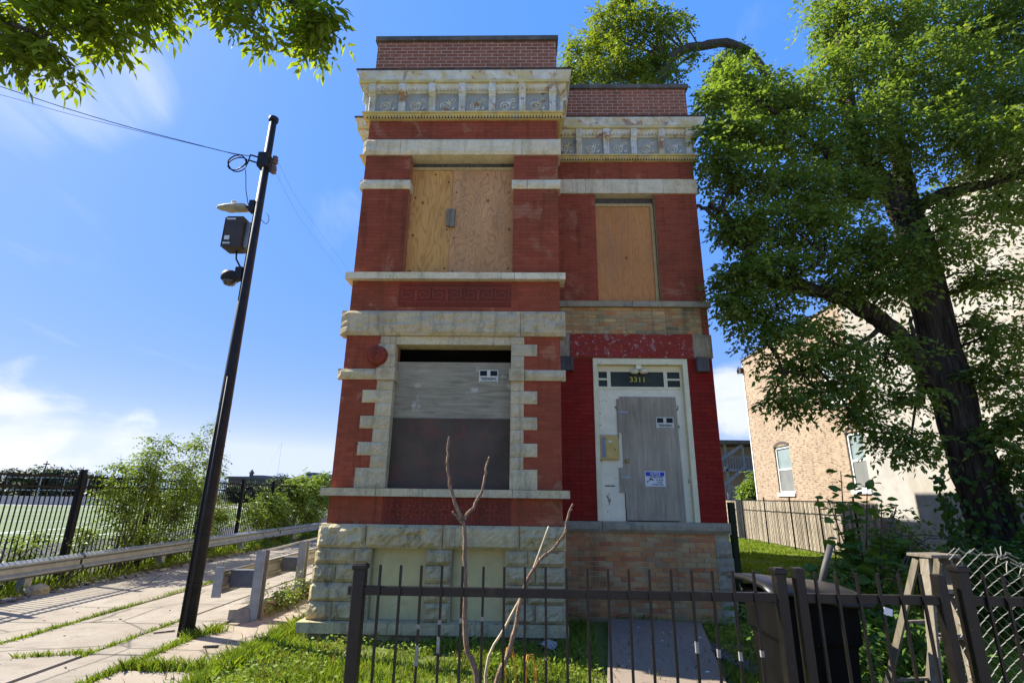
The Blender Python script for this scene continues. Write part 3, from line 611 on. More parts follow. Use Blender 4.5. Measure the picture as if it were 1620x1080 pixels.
bx_ = [pxX(590, 150, D-.1), pxX(874, 150, D-.1)]; brackets(cb, bx_[0], 7, (bx_[1]-bx_[0])/6, D, False)
for yy in (D+.06, D+.5, D+.95):
    for sx, s0 in ((XB0, -1), (XB1, 1)):
        obj('bracket', MB().box(min(sx+s0*.03, sx+s0*.17), max(sx+s0*.03, sx+s0*.17), yy-.055, yy+.055, 8.31, 8.527).box(min(sx+s0*.03, sx+s0*.105), max(sx+s0*.03, sx+s0*.105), yy-.05, yy+.05, 7.993, 8.31), mCorn, cb, bevel=.003)
cm = cornice(PM, 'cornice', 0, 0, DR, 5, 0); small_rows(cm, XB1+.02, XR+.07, DR)
bx_ = [pxX(915.5, 220, DR-.1), pxX(1089, 220, DR-.1)]; brackets(cm, bx_[0], 5, (bx_[1]-bx_[0])/4, DR, True)
cl = cornice(PL, 'cornice', 0, 0, DR, 0, 0)
# ---- parapets
PBR = []; _keep = BRS; BRS = PBR
bricks(XB0, XB1, 8.70, 9.60, D, mBrickPar, .0735, .205, .010)
bricks(XB1, XR, 8.70, 9.60, DR, mBrickPar, .0735, .205, .010)
k = MB().box(XB0-.001, XB1, D+.003, D+.006, 8.7, 9.66).box(XB1, XR, DR+.003, DR+.006, 8.7, 9.66)
par_ = obj('parapet', k, mMortarPale, house); lay_bricks(PBR, par_, 120, 'parapet_brickwork'); BRS = _keep
obj('coping', MB().box(XB0-.045, XB1+.035, D-.045, D+.36, 9.60, 9.70), mCope, par_, bevel=.008); obj('coping', MB().box(XB1+.036, XR+.05, DR-.045, DR+.36, 9.60, 9.695), mCope, par_, bevel=.008); obj('coping', MB().box(XL-.04, XB0-.046, DR-.045, DR+.36, 9.60, 9.695), mCope, par_, bevel=.008)
# ---- signs (things of their own)
def trespass(q, y, label, group=None):
    t = thing('warning_sign', label, 'sign', (q[0], y, q[2]), group); x, z = q[0], q[2]; W_, H_ = .145, .098
    obj('backing', MB().box(x-W_, x+W_, y-.006, y-.001, z-H_, z+H_), mSignCream, t, bevel=.002)
    obj('black_field', MB().box(x-W_+.014, x-.025, y-.0078, y-.005, z+.005, z+H_-.014).box(x+.025, x+W_-.014, y-.0078, y-.005, z+.005, z+H_-.014).box(x-W_+.014, x+W_-.014, y-.0078, y-.005, z-H_+.008, z-H_+.018), mSignBlk, t)
    text_mesh('lettering', 'TRESPASSING', .06, mSignBlk, t, (x, y-.0075, z-.042), depth=.0006, bold=.0012, width=.235)
    return t
trespass(at(773, 595, by2-.002), by2, 'small black and cream no trespassing sign on the weathered window board')
trespass(at(1052, 669, dy-.016), dy-.014, 'small black and cream no trespassing sign on the boarded door')
q = at(1036.5, 757, dy-.016); y = dy-.014; x, z = q[0], q[2]
t = thing('notice_sign', 'white and blue video surveillance notice on the boarded door', 'sign', (x, y, z))
obj('backing', MB().box(x-.165, x+.165, y-.006, y-.001, z-.12, z+.12), mSignW, t, bevel=.002)
obj('blue_header', MB().box(x-.15, x+.15, y-.0078, y-.005, z+.042, z+.107), mSignBlue, t)
text_mesh('lettering', 'NOTICE', .068, mSignW, t, (x, y-.0095, z+.074), depth=.0005, shear=.25, bold=.0015, width=.17)
for s_, zz, wd, xx in (('THIS AREA IS UNDER', .022, .22, .02), ('24 HOUR', -.018, .125, .07), ('VIDEO', -.055, .10, .07), ('SURVEILLANCE', -.09, .19, .035)):
    text_mesh('lettering', s_, .034, mSignBlk, t, (x+xx, y-.0075, z+zz), depth=.0005, bold=.0006, width=wd)
obj('camera_symbol', MB().prism([(x-.10, z-.005), (x-.035, z-.03), (x-.025, z-.012), (x-.09, z+.012)], 'y', y-.0078, y-.005).prism([(x-.135, z-.065), (x-.125, z-.065), (x-.125, z-.045), (x-.085, z-.03), (x-.075, z-.012), (x-.09, z-.02), (x-.125, z-.036), (x-.135, z-.03)], 'y', y-.0076, y-.005), mSignBlk, t)
# ------------------------------------------------------------------ ground and paving
def m_concrete(name, a, b, dirt=.5):
    N = NT(name); n = N.noise(1.1, 6, .6); c = N.mix(N.ramp(n, [(.35, 0.), (.65, 1.)]), a, b)
    c = N.mix(N.math('MULTIPLY', N.ramp(N.noise(2.8, 7, .68, .4), [(.50, 0.), (.66, 1.)]), dirt), c, scal(a, .6))
    c = N.mix(N.math('MULTIPLY', N.ramp(N.noise(6.0, 6, .7, .6, N.map((1, 1, 1), (3, 8, 1))), [(.62, 0.), (.70, 1.)]), .5), c, scal(a, .35))
    ag = N.noise(130, 3, .6); c = N.mix(.3, c, N.ramp(ag, [(.3, .3), (.7, .75)]), 'OVERLAY')
    cr = N.vor(.7, N.mix(.10, N.pos, N.noise(2.2, 5, .6, col=True)), 'DISTANCE_TO_EDGE'); c = N.mix(N.ramp(cr, [(0.0, .9), (.016, 0.)]), c, (.06,.055,.045))
    r = N.isl(); c = N.mix(.25, c, N.ramp(r, [(0, .38), (1, .62)]), 'OVERLAY')
    return N.out(c, .9, N.bump(ag, .3, .004), spec=.2)
mConc = m_concrete('alley_concrete', (.22,.188,.142), (.27,.235,.185))
mWalk = m_concrete('walk_concrete', (.235,.193,.14), (.285,.24,.18), .4)
mCurb = m_plain('old_curb_concrete', (.30,.25,.19), .95, .25, 6, .8, stain=[(4, .55, .68, (.16,.13,.10), .5)])
N = NT('soil_and_grass'); n_ = N.noise(.9, 6, .6); mSoil = N.out(N.mix(N.ramp(n_, [(.35, 0.), (.65, 1.)]), (.055,.06,.018), (.075,.06,.03)), .95, N.bump(N.noise(30, 6, .7), .9, .03))
N = NT('yard_lawn'); n_ = N.noise(.7, 6, .65); c_ = N.mix(N.ramp(n_, [(.3, 0.), (.7, 1.)]), (.10,.14,.02), (.16,.18,.035)); c_ = N.mix(.4, c_, N.ramp(N.noise(40, 4, .6), [(.3, .25), (.7, .8)]), 'OVERLAY'); mYard = N.out(c_, .95, N.bump(N.noise(50, 5, .7), .9, .04))
N = NT('artificial_turf')
n_ = N.noise(.25, 4, .5); mTurf = N.out(N.mix(N.ramp(n_, [(.3, 0.), (.7, 1.)]), (.075,.11,.035), (.095,.135,.042)), .9)
mAsph = m_plain('dark_track', (.045,.045,.05), .9, .2, 4, .4)
mLine = m_plain('white_line_paint', (.55,.56,.52), .8, .1)
N = NT('far_ground'); mFar = N.out(N.mix(N.noise(.05, 4, .5), (.06,.085,.025), (.10,.10,.05)), .95)
struct('ground', MB().add([(-2500, -60, G-.09), (2500, -60, G-.09), (2500, 3000, G-.09), (-2500, 3000, G-.09)], [(0, 1, 2, 3)]), mFar, origin=(0, 0, G-.09))
struct('alley_verge', MB().box(-11.6, -8.55, -10, 60, G-.085, G-.02), mSoil)
struct('street', MB().box(-60, 60, -14, -2.2, G-.085, G-.05), m_concrete('street_concrete', (.30,.28,.25), (.36,.34,.30), .3))
struct('pavement', MB().box(-3.0, 60, -2.2, 2.9, G-.085, G-.012), mWalk)
struct('lawn', MB().box(-3.10, 12, 2.9, 27, G-.085, G-.006), mYard)
struct('soil_strip', MB().box(-8.7, -3.10, -10, 60, G-.085, G-.06), mSoil)
alley = struct('alley', MB().box(-8.6, -4.25, -8, 60, G-.08, G-.055), mConc)
def slab(x0, x1, y0, y1, mat, parent, dz=0.0):
    k = MB(); k.box(x0, x1, y0, y1, G-.07, G+dz)
    return obj('slab', k, mat, parent, bevel=.008)
def slabs(x0, x1, ys, mat, parent):
    for a, b in zip(ys[:-1], ys[1:]): slab(x0, x1, a+.008, b-.008, mat, parent, rnd.uniform(-.006, .004))
slabs(-8.60, -6.33, [0, 2.6, 5.0, 7.98, 11.2, 14.6, 18.2, 22, 26, 31, 40], mConc, alley)
slabs(-6.27, -4.95, [0, 2.6, 4.6, 6.78, 8.06, 11.2, 14.6, 18.2, 22, 26, 31, 40], mConc, alley)
slabs(-4.90, -4.24, [0, 2.6, 4.6, 6.60, 8.26, 11.2, 14.6, 18.2, 22, 26, 31, 40], mConc, alley)
walk = struct('side_walk', MB().box(-4.17, -3.14, -3, 20, G-.08, G-.056), mWalk)
slabs(-4.16, -3.15, [1.0, 3.0, 4.6, 6.08], mWalk, walk); slabs(-4.16, -3.15, [6.17, 8.2], mWalk, walk); slabs(-3.93, -3.05, [8.2, 10.1, 12, 14, 16, 20], mWalk, walk)
k = MB()
yy = np.linspace(8.33, 19, 22); V = []
for y in yy:
    j = rnd.uniform(-.02, .02); h = .13+rnd.uniform(-.02, .02)
    V += [(-4.27+j, y, G-.05), (-4.26+j, y, G+h), (-3.97+j, y, G+h+.015), (-3.93+j, y, G-.05)]
F = [(i*4+a, i*4+a+1, (i+1)*4+a+1, (i+1)*4+a) for i in range(len(yy)-1) for a in range(3)]+[(0, 1, 2, 3), tuple((len(yy)-1)*4+a for a in (3, 2, 1, 0))]
k.add(V, F); struct('kerb', k, mCurb)
# sports field beyond the fence
struct('running_track', MB().box(-16.5, -11.6, -40, 120, G-.085, G-.03), mAsph)
tf = struct('sports_field', MB().box(-75, -16.5, -40, 64, G-.085, G-.026), mTurf)
for i in range(7): obj('field_line', MB().box(-75, -16.8, 5+9.1*i, 5.14+9.1*i, G-.03, G-.020), mLine, tf)
for x in (-18.2, -22.6, -45): obj('field_line', MB().box(x, x+.22, -20, 63, G-.03, G-.019), mLine, tf)
struct('gravel_strip', MB().box(-90, -16.5, 64, 74, G-.085, G-.02), m_plain('pale_gravel', (.34,.32,.29), .95, .15, 3, .3))
# ------------------------------------------------------------------ leaf and tree tools
def leaf_mesh(name, P, A, L, W, seed, roll=None):
    """rhombic leaves: P base (n,3), A axis (n,3) unit, L,W arrays"""
    rg = np.random.default_rng(seed); n = len(P); r = rg.normal(0, 1, (n, 3)) if roll is None else roll
    S = np.cross(A, r); S /= np.linalg.norm(S, axis=1)[:, None]+1e-9; Nn = np.cross(S, A)
    L = L[:, None]; W = W[:, None]
    V = np.stack([P, P+A*L*.38+S*W*.5+Nn*W*.12, P+A*L*.98-Nn*L*.10, P+A*L*.42-S*W*.5+Nn*W*.12], 1).reshape(-1, 3)
    return mesh_np(name, V, np.arange(4*n).reshape(n, 4))
def sprays(C, R, n, rg, L, Wr=.5, per=7, droop=.35, sp_len=.35, flat=.75, hollow=.35, up=.15):
    """n sprays inside an ellipsoid C,R; returns bases, axes, lengths, widths"""
    C = np.array(C); R = np.array(R) if np.ndim(R) else np.array((R, R, R*.8))
    d = rg.normal(0, 1, (n, 3)); d /= np.linalg.norm(d, axis=1)[:, None]
    r = (hollow+(1-hollow)*rg.random(n))[:, None]**.6; p = C+d*r*R*rg.uniform(.75, 1.12, (n, 1))
    a = d*.7+rg.normal(0, .55, (n, 3)); a[:, 2] = a[:, 2]*.6-droop+up; a /= np.linalg.norm(a, axis=1)[:, None]
    s = np.cross(a, (0, 0, 1.0)); s /= np.linalg.norm(s, axis=1)[:, None]+1e-6
    Ps, As, Ls = [], [], []
    for k in range(per):
        t = (k+.6)/per; side = (1 if k % 2 else -1) if k < per-1 else 0
        q = p+a*(t*sp_len)+np.array((0, 0, -1.0))*(t*t*sp_len*.3)
        ax = a*(.55 if side else 1)+s*side*.85+rg.normal(0, .22, (n, 3)); ax[:, 2] -= .25; ax /= np.linalg.norm(ax, axis=1)[:, None]
        Ps.append(q); As.append(ax); Ls.append(L*rg.uniform(.7, 1.25, n))
    P, A, Lx = np.concatenate(Ps), np.concatenate(As), np.concatenate(Ls)
    rl = rg.normal(0, .55, (len(P), 3)); rl[:, 2] += 1.0
    return P, A, Lx, Lx*Wr, rl
def crown(name, clusters, mat, parent, L, seed, dens=1.0, clump=13, **kw):
    rg = np.random.default_rng(seed); acc = [[], [], [], [], []]
    for C, R, n in clusters:                          # each mass breaks up into small clumps with gaps between them
        R = np.array(R, float) if np.ndim(R) else np.array((R, R, R*.8)); m = max(3, int(n*dens/clump)); q = max(3, int(n*dens/m))
        for _ in range(m):
            d = rg.normal(0, 1, 3); d /= np.linalg.norm(d); c = np.array(C)+d*R*rg.uniform(.25, 1.08); rr = R.mean()*rg.uniform(.16, .34)+.03
            for l, v in zip(acc, sprays(c, (rr, rr, rr*.55), int(q*rg.uniform(.5, 1.5))+1, rg, L, **kw)): l.append(v)
    P, A, Lx, W, rl = [np.concatenate(q) for q in acc]
    return obj(name, leaf_mesh(name, P, A, Lx, W, seed, rl), mat, parent)
def limb(pts, r0, r1, n=9, wob=.0, seg=5, seed=0):
    pts = np.array(pts, float); m = len(pts); T = np.linspace(0, m-1, (m-1)*seg+1); rg = np.random.default_rng(seed)
    Q = []
    for t in T:                                       # Catmull-Rom
        i = min(int(t), m-2); u = t-i; p0, p1, p2, p3 = pts[max(i-1, 0)], pts[i], pts[i+1], pts[min(i+2, m-1)]
        Q.append(.5*((2*p1)+(-p0+p2)*u+(2*p0-5*p1+4*p2-p3)*u*u+(-p0+3*p1-3*p2+p3)*u**3))
    Q = np.array(Q)+rg.normal(0, wob, (len(T), 3)); rr = np.linspace(r0, r1, len(T))*rg.uniform(.93, 1.08, len(T))
    k = MB(); k.tube(Q, rr, n); return k
def twigs(parent, mat, clusters, roots, r0, seed, sub_n=4):
    # thin branches from the nearest limb into every leaf mass
    rg = np.random.default_rng(seed); k = MB(); pts = np.concatenate([np.array([v.co for v in o.data.vertices])[::4] for o in roots])
    for C, R, n in clusters:
        C = np.array(C); R = np.array(R); s = pts[np.argmin(((pts-C)**2).sum(1))]; m = (s+C)/2+rg.normal(0, .08, 3)*R.mean(); m[2] += .12*R.mean()
        k.tube([s, m, C], [r0, r0*.75, r0*.45], 5, False)
        for _ in range(sub_n):
            d = rg.normal(0, 1, 3); d /= np.linalg.norm(d); e = C+d*R*.95; k.tube([C, (C+e)/2+rg.normal(0, .06, 3)*R.mean(), e], [r0*.42, r0*.3, r0*.12], 4, False)
    return obj('twigs', k, mat, parent, kind='stuff')
def m_bark(name, a, b, sc=(14, 14, 1.6)):
    N = NT(name); g = N.noise(1, 6, .65, .8, N.map(sc)); c = N.mix(N.ramp(g, [(.35, 0.), (.65, 1.)]), a, b)
    return N.out(c, .95, N.bump(N.ramp(g, [(.3, 0.), (.7, 1.)]), 1.0, .05), spec=.1)
mBark = m_bark('elm_bark', (.022,.017,.012), (.095,.076,.056))
mBark2 = m_bark('grey_bark', (.05,.042,.032), (.15,.13,.10))
mLeafBig = m_leaf('tree_leaf', [(.115,.18,.036), (.14,.215,.042), (.18,.25,.055), (.12,.19,.038), (.26,.31,.09)], .58)
mLeafBack = m_leaf('back_tree_leaf', [(.14,.19,.028), (.18,.24,.036), (.22,.27,.044), (.15,.20,.03)], .5)
mLeafTL = m_leaf('overhang_leaf', [(.16,.22,.022), (.20,.27,.026), (.25,.31,.034)], .68)
mLeafBush = m_leaf('bush_leaf', [(.14,.20,.03), (.17,.24,.036), (.20,.27,.05), (.115,.17,.028)], .42)
mLeafIvy = m_leaf('ivy_leaf', [(.04,.095,.014), (.055,.12,.018), (.075,.15,.024)], .4)
mLeafPlant = m_leaf('broad_leaf', [(.085,.16,.03), (.11,.195,.034), (.13,.225,.04)], .5)
mLeafFar = m_leaf('far_leaf', [(.035,.06,.02), (.05,.08,.026), (.06,.09,.03)], .25)
mGrass = m_leaf('grass_blade', [(.13,.20,.018), (.17,.25,.024), (.21,.29,.03), (.24,.27,.04)], .4, .6)
mGrassDry = m_leaf('dry_grass', [(.20,.15,.05), (.16,.14,.05), (.10,.14,.03), (.26,.18,.07)], .3, .7)
# ---- the big tree on the right
tree = thing('large_tree', 'large leafy tree with dark ridged trunk and spreading limbs right of the house', 'tree', (7.55, 9.1, G))
TY = 9.1
def tp(*q): return [at(x, y, Y) for x, y, Y in q]
base = at(1590, 900, TY)
k = limb([(7.62, TY, G-.1), (7.58, TY, .5), at(1562, 800, TY), at(1510, 640, TY), at(1470, 470, TY), at(1438, 350, TY)], .41, .27, 16, .01, 6, 1)
V = np.array(k.v); fl = np.clip(1-(V[:, 2]-G)/1.4, 0, 1)**2; V[:, :2] = (7.6, TY)+(V[:, :2]-(7.6, TY))*(1+.4*fl[:, None]); k.v = [tuple(q) for q in V]
trunk = obj('trunk', k, mBark, tree, smooth=True)
def br(pts, r0, r1, seed, nm='limb'): return obj(nm, limb(pts, r0, r1, 8, .015, 5, seed), mBark, tree, smooth=True)
br(tp((1505, 650, TY), (1475, 600, 9.0), (1420, 530, 8.9), (1375, 495, 8.8), (1330, 470, 8.7), (1270, 455, 8.6), (1225, 445, 8.5), (1200, 425, 8.4)), .19, .09, 2)
br(tp((1300, 460, 8.65), (1268, 450, 8.5), (1262, 440, 8.3), (1290, 420, 8.2), (1310, 395, 8.2)), .07, .03, 3)
br(tp((1200, 425, 8.4), (1180, 395, 8.4), (1160, 370, 8.4), (1150, 340, 8.4), (1120, 325, 8.4)), .09, .045, 4); br(tp((1160, 370, 8.4), (1125, 335, 8.3), (1104, 325, 8.3)), .05, .03, 5)
br(tp((1135, 335, 8.4), (1150, 310, 8.5), (1170, 270, 8.6), (1180, 220, 8.7)), .045, .02, 6)
br(tp((1438, 352, TY), (1410, 310, 9.2), (1370, 250, 9.3), (1345, 170, 9.4), (1332, 80, 9.6), (1335, -30, 9.9)), .24, .10, 7)
br(tp((1438, 352, TY), (1432, 290, 9.4), (1410, 200, 9.8), (1420, 100, 10.2), (1440, -30, 10.6)), .20, .08, 8)
br(tp((1440, 340, TY), (1470, 318, 9.0), (1520, 300, 8.8), (1570, 290, 8.6), (1640, 265, 8.4)), .15, .06, 9)
br(tp((1410, 310, 9.2), (1360, 290, 9.0), (1300, 240, 8.8), (1240, 190, 8.7), (1190, 150, 8.8)), .09, .03, 10)
br(tp((1455, 560, TY), (1445, 520, 8.9), (1455, 600, 8.7)), .05, .02, 11); br(tp((1460, 640, TY), (1450, 560, 8.9), (1440, 500, 8.8)), .06, .03, 12)
br(tp((1400, 515, 8.9), (1330, 560, 8.6), (1290, 580, 8.4), (1240, 590, 8.2)), .05, .02, 13); br(tp((1530, 720, TY), (1580, 690, 8.9), (1640, 650, 8.6)), .06, .03, 14)
cl_ = []
def C(x, y, Y, r, n, fz=.8): cl_.append((at(x, y, Y), (r, r, r*fz), n))
for a in [  # top mass, mostly right
    (1340, 30, 9.6, .95, 420), (1330, 110, 9.3, .8, 360), (1400, 60, 9.8, 1.1, 520), (1480, 30, 10.2, 1.3, 620), (1560, 60, 9.6, 1.3, 620), (1630, 40, 9.2, 1.3, 600), (1440, 130, 9.2, 1.1, 520),
    (1520, 140, 9.0, 1.1, 560), (1600, 150, 8.7, 1.1, 560), (1360, 200, 9.0, .85, 360), (1440, 220, 8.7, .9, 420), (1540, 230, 8.5, .9, 430), (1620, 240, 8.3, .9, 430), (1350, -40, 10, 1.1, 450), (1480, -60, 10.5, 1.4, 600), (1600, -60, 10, 1.4, 600),
    # left dome
    (1132, 155, 8.8, .4, 110), (1160, 120, 9.0, .55, 190), (1200, 150, 8.9, .6, 230), (1250, 150, 9.1, .6, 220), (1290, 160, 9.2, .6, 220), (1142, 200, 8.6, .5, 180), (1180, 210, 8.7, .6, 240), (1240, 220, 8.8, .7, 280), (1300, 230, 8.9, .7, 280),
    (1140, 260, 8.5, .45, 150), (1170, 290, 8.5, .6, 220), (1230, 290, 8.6, .65, 240), (1300, 300, 8.7, .7, 290), (1360, 300, 8.8, .6, 230), (1150, 370, 8.4, .42, 130), (1190, 350, 8.4, .6, 230), (1250, 360, 8.5, .65, 260), (1320, 370, 8.5, .7, 290), (1390, 380, 8.6, .65, 260),
    (1158, 440, 8.3, .40, 130), (1185, 430, 8.3, .5, 190), (1245, 420, 8.3, .55, 230), (1340, 430, 8.4, .6, 250), (1400, 440, 8.5, .6, 250), (1470, 400, 8.4, .6, 230), (1152, 485, 8.3, .28, 60), (1185, 490, 8.3, .4, 100), (1230, 490, 8.2, .5, 150),
    # hanging sprays in front of the pale wall
    (1215, 545, 8.2, .38, 80), (1265, 560, 8.2, .45, 130), (1310, 540, 8.2, .5, 150), (1230, 610, 8.1, .35, 75), (1290, 615, 8.1, .42, 110), (1350, 600, 8.2, .45, 130), (1400, 560, 8.3, .5, 150), (1420, 630, 8.3, .45, 120), (1400, 690, 8.2, .36, 90), (1440, 700, 8.2, .34, 80), (1350, 660, 8.1, .3, 55),
    # right of the trunk
    (1530, 350, 8.5, .6, 140), (1600, 330, 8.3, .6, 150), (1540, 430, 8.6, .5, 100), (1610, 440, 8.4, .6, 140), (1550, 520, 8.7, .55, 130), (1620, 540, 8.5, .6, 170), (1570, 600, 8.7, .55, 170), (1630, 640, 8.5, .6, 200), (1590, 690, 8.7, .5, 150), (1630, 740, 8.7, .5, 150), (1490, 320, 8.7, .5, 120)]: C(*a)
twigs(tree, mBark, cl_, [o for o in tree.children if o.name.startswith(('limb', 'trunk'))], .028, 500)
crown('foliage', cl_, mLeafBig, tree, .102, 11, 1.0, Wr=.5, per=7, sp_len=.32, hollow=.2, clump=12)
# ---- ivy on its foot, and the dark shrubs right of it
ivy = thing('ivy_vine', 'ivy climbing the lower trunk of the large tree', 'vine', (7.4, 8.6, G))
rg = np.random.default_rng(3); n = 2600; h = rg.random(n)**1.3*3.2; an = rg.uniform(0, 6.283, n); rad = .48+.30*np.clip(1-h/1.2, 0, 1)+rg.normal(.05, .05, n)
cxv = 7.62-.03*h; P = np.stack([cxv+rad*np.cos(an), TY+rad*np.sin(an), G+h], 1); keep = rg.random(n) < np.clip(1.15-h/2.9, .12, 1); P = P[keep]; an = an[keep]
A = np.stack([np.cos(an)*.5, np.sin(an)*.5, -np.ones(len(an))], 1)+rg.normal(0, .3, (len(an), 3)); A /= np.linalg.norm(A, axis=1)[:, None]
Ln = rg.uniform(.08, .15, len(P)); obj('foliage', leaf_mesh('foliage', P, A, Ln, Ln*.8, 4), mLeafIvy, ivy)
def atX(x, y, X):
    d = _R*(x-810)/FPX+_U*(540-y)/FPX+_F; return CAMP+d*X/d[0]
def shrub(name, label, clusters, mat, L, seed, loc, stems=5, dens=1.0, group=None, barkm=None, **kw):
    t = thing(name, label, 'shrub', loc, group); rg = np.random.default_rng(seed+50); k = MB()
    for i in range(stems):
        Ct = np.array(clusters[i % len(clusters)][0]); b = np.array(loc)+(rg.uniform(-.15, .15), rg.uniform(-.15, .15), -.05)
        k.tube([b, b*.5+Ct*.5+rg.normal(0, .06, 3), Ct], [.02, .015, .007], 5)
    obj('stem', k, barkm or mBark2, t, smooth=True); crown('foliage', clusters, mat, t, L, seed, dens, **kw); return t
shrub('dark_shrub', 'dense dark green shrub at the right edge behind the chain link', [((6.9, 7.6, .7), (.7, .6, .75), 520), ((7.7, 7.4, .9), (.7, .6, .9), 560), ((8.3, 7.8, 1.2), (.7, .6, 1.0), 520), ((6.35, 7.9, .75), (.5, .5, .5), 180)], mLeafIvy, .09, 21, (7.4, 7.6, G), per=6, sp_len=.28)
shrub('yard_weed', 'dark green weeds between the bin and the ladder', [((2.75, 5.3, .35), (.3, .3, .4), 130), ((3.1, 5.7, .45), (.4, .3, .5), 170), ((3.6, 5.5, .4), (.4, .3, .45), 150), ((2.6, 5.9, .6), (.3, .3, .4), 110), ((4.1, 5.6, .35), (.4, .3, .4), 130), ((3.4, 6.3, .7), (.6, .3, .5), 200)], mLeafPlant, .075, 23, (3.2, 5.6, G), per=6, sp_len=.24)
shrub('yard_shrub', 'small yellowish shrub between the stucco wall and the large tree', [((7.0, 10.2, 1.0), (.6, .5, .5), 200), ((6.6, 10.4, .7), (.5, .5, .45), 160)], mLeafPlant, .10, 22, (6.8, 10.3, G), per=6)
# ---- tree behind the house with the arching limb
BY = 29.5
bt = thing('back_tree', 'tall tree rising behind the parapet with one bare arching limb', 'tree', (2.8, BY, G))
obj('trunk', limb([(2.8, BY, G-.1), (2.9, BY, 8), (3.6, BY, 16), (5.4, BY, 24), at(1040, 130, BY)], .5, .24, 10, .03, 4, 30), mBark2, bt, smooth=True)
obj('arching_limb', limb([at(1040, 140, BY), at(1052, 112, BY), at(1062, 92, BY), at(1085, 78, BY), at(1110, 73, BY), at(1148, 68, BY), at(1180, 80, BY), at(1200, 100, BY), at(1212, 125, BY), at(1216, 160, BY)], .32, .27, 9, .02, 4, 31), mBark2, bt, smooth=True)
obj('limb', limb([at(1095, 85, BY), at(1080, 98, BY), at(1072, 106, BY), at(1070, 124, BY)], .08, .04, 6, .02, 3, 32), mBark2, bt, smooth=True)
cl_ = []
for x, y, r, n in [(930, 90, 1.3, 330), (920, 118, 1.1, 230), (960, 60, 1.4, 380), (990, 100, 1.5, 430), (1010, 40, 1.4, 380), (1040, 75, 1.1, 300), (960, 15, .9, 130), (1000, 5, 1.1, 220), (1030, 115, 1.1, 300), (1050, 30, .7, 90), (1065, 55, .6, 60), (970, 125, 1.4, 350), (1052, 130, .9, 180), (905, 122, .7, 90), (1160, 80, .5, 80), (1150, 100, .7, 120), (1095, 88, .35, 40), (935, 50, .5, 50), (1140, 130, 1.2, 300), (1190, 140, 1.2, 300), (905, 70, .35, 26), (918, 95, .6, 70), (945, 25, .4, 34), (1078, 22, .4, 34), (1085, 45, .3, 22), (1068, 75, .4, 40), (980, -10, .6, 70), (1030, -5, .6, 70), (900, 105, .5, 50)]: cl_.append((at(x, y, BY+rnd.uniform(-1, 1)), (r*1.28, r*1.28, r*1.02), n))
twigs(bt, mBark2, cl_, [o for o in bt.children], .05, 501)
crown('foliage', cl_, mLeafBack, bt, .27, 33, .60, Wr=.5, per=7, sp_len=.75, hollow=.15, clump=10)
# ---- overhanging bough, top left
ot = thing('street_tree', 'bough of bright green leaves hanging into the top left corner', 'tree', (-6.5, 1.6, G))
obj('trunk', limb([(-6.5, 1.6, G-.1), (-6.45, 1.65, 2), (-6.3, 1.8, 4.2), (-6.1, 2.1, 6.2), (-5.8, 2.5, 8)], .22, .12, 10, .01, 4, 40), mBark2, ot, smooth=True)
for i, pts in enumerate([[(-6.3, 1.8, 4.4), at(-160, -60, 3.2), at(60, -70, 3.4), at(230, -50, 3.6), at(380, -40, 3.8), at(470, 10, 3.9), at(510, 50, 3.9)], [(-6.3, 1.8, 4.4), at(-120, 40, 3.2), at(20, 40, 3.3), at(90, 80, 3.4)], [at(380, -40, 3.8), at(420, -20, 3.7), at(400, 30, 3.6)]]):
    obj('branch', limb(pts, (.07, .05, .02)[i], .008, 6, .01, 4, 41+i), mBark2, ot, smooth=True)
cl_ = []
for x, y, Y, r, n in [(-20, 0, 3.3, .45, 170), (60, 5, 3.4, .45, 190), (130, 15, 3.5, .42, 180), (200, 10, 3.6, .42, 170), (245, 30, 3.7, .26, 90), (90, 60, 3.4, .28, 90), (30, 50, 3.3, .3, 110), (85, 105, 3.4, .16, 48), (110, 128, 3.4, .09, 16), (5, 115, 3.3, .13, 28), (20, 85, 3.3, .2, 50), (50, 90, 3.35, .16, 45), (145, 62, 3.5, .14, 34), (300, -5, 3.7, .28, 70), (350, 25, 3.7, .18, 50), (375, 45, 3.7, .15, 44), (400, 55, 3.7, .16, 46), (415, 75, 3.7, .09, 14), (395, -5, 3.7, .25, 70), (460, 10, 3.9, .25, 90), (485, 45, 3.9, .22, 90), (510, 75, 3.9, .22, 90), (530, 60, 3.9, .15, 44), (490, 95, 3.9, .14, 38), (475, 70, 3.9, .12, 30), (225, 45, 3.6, .16, 40), (170, 50, 3.5, .18, 50), (300, -60, 3.6, .5, 170), (100, -70, 3.4, .6, 260), (450, -60, 3.8, .5, 150)]:
    cl_.append((at(x, y-26, Y), (r, r, r*.8), n))
twigs(ot, mBark2, cl_, [o for o in ot.children if o.name.startswith('branch')], .008, 502)
crown('foliage', cl_, mLeafTL, ot, .112, 44, .42, Wr=.38, per=6, sp_len=.19, hollow=.1, droop=.7)
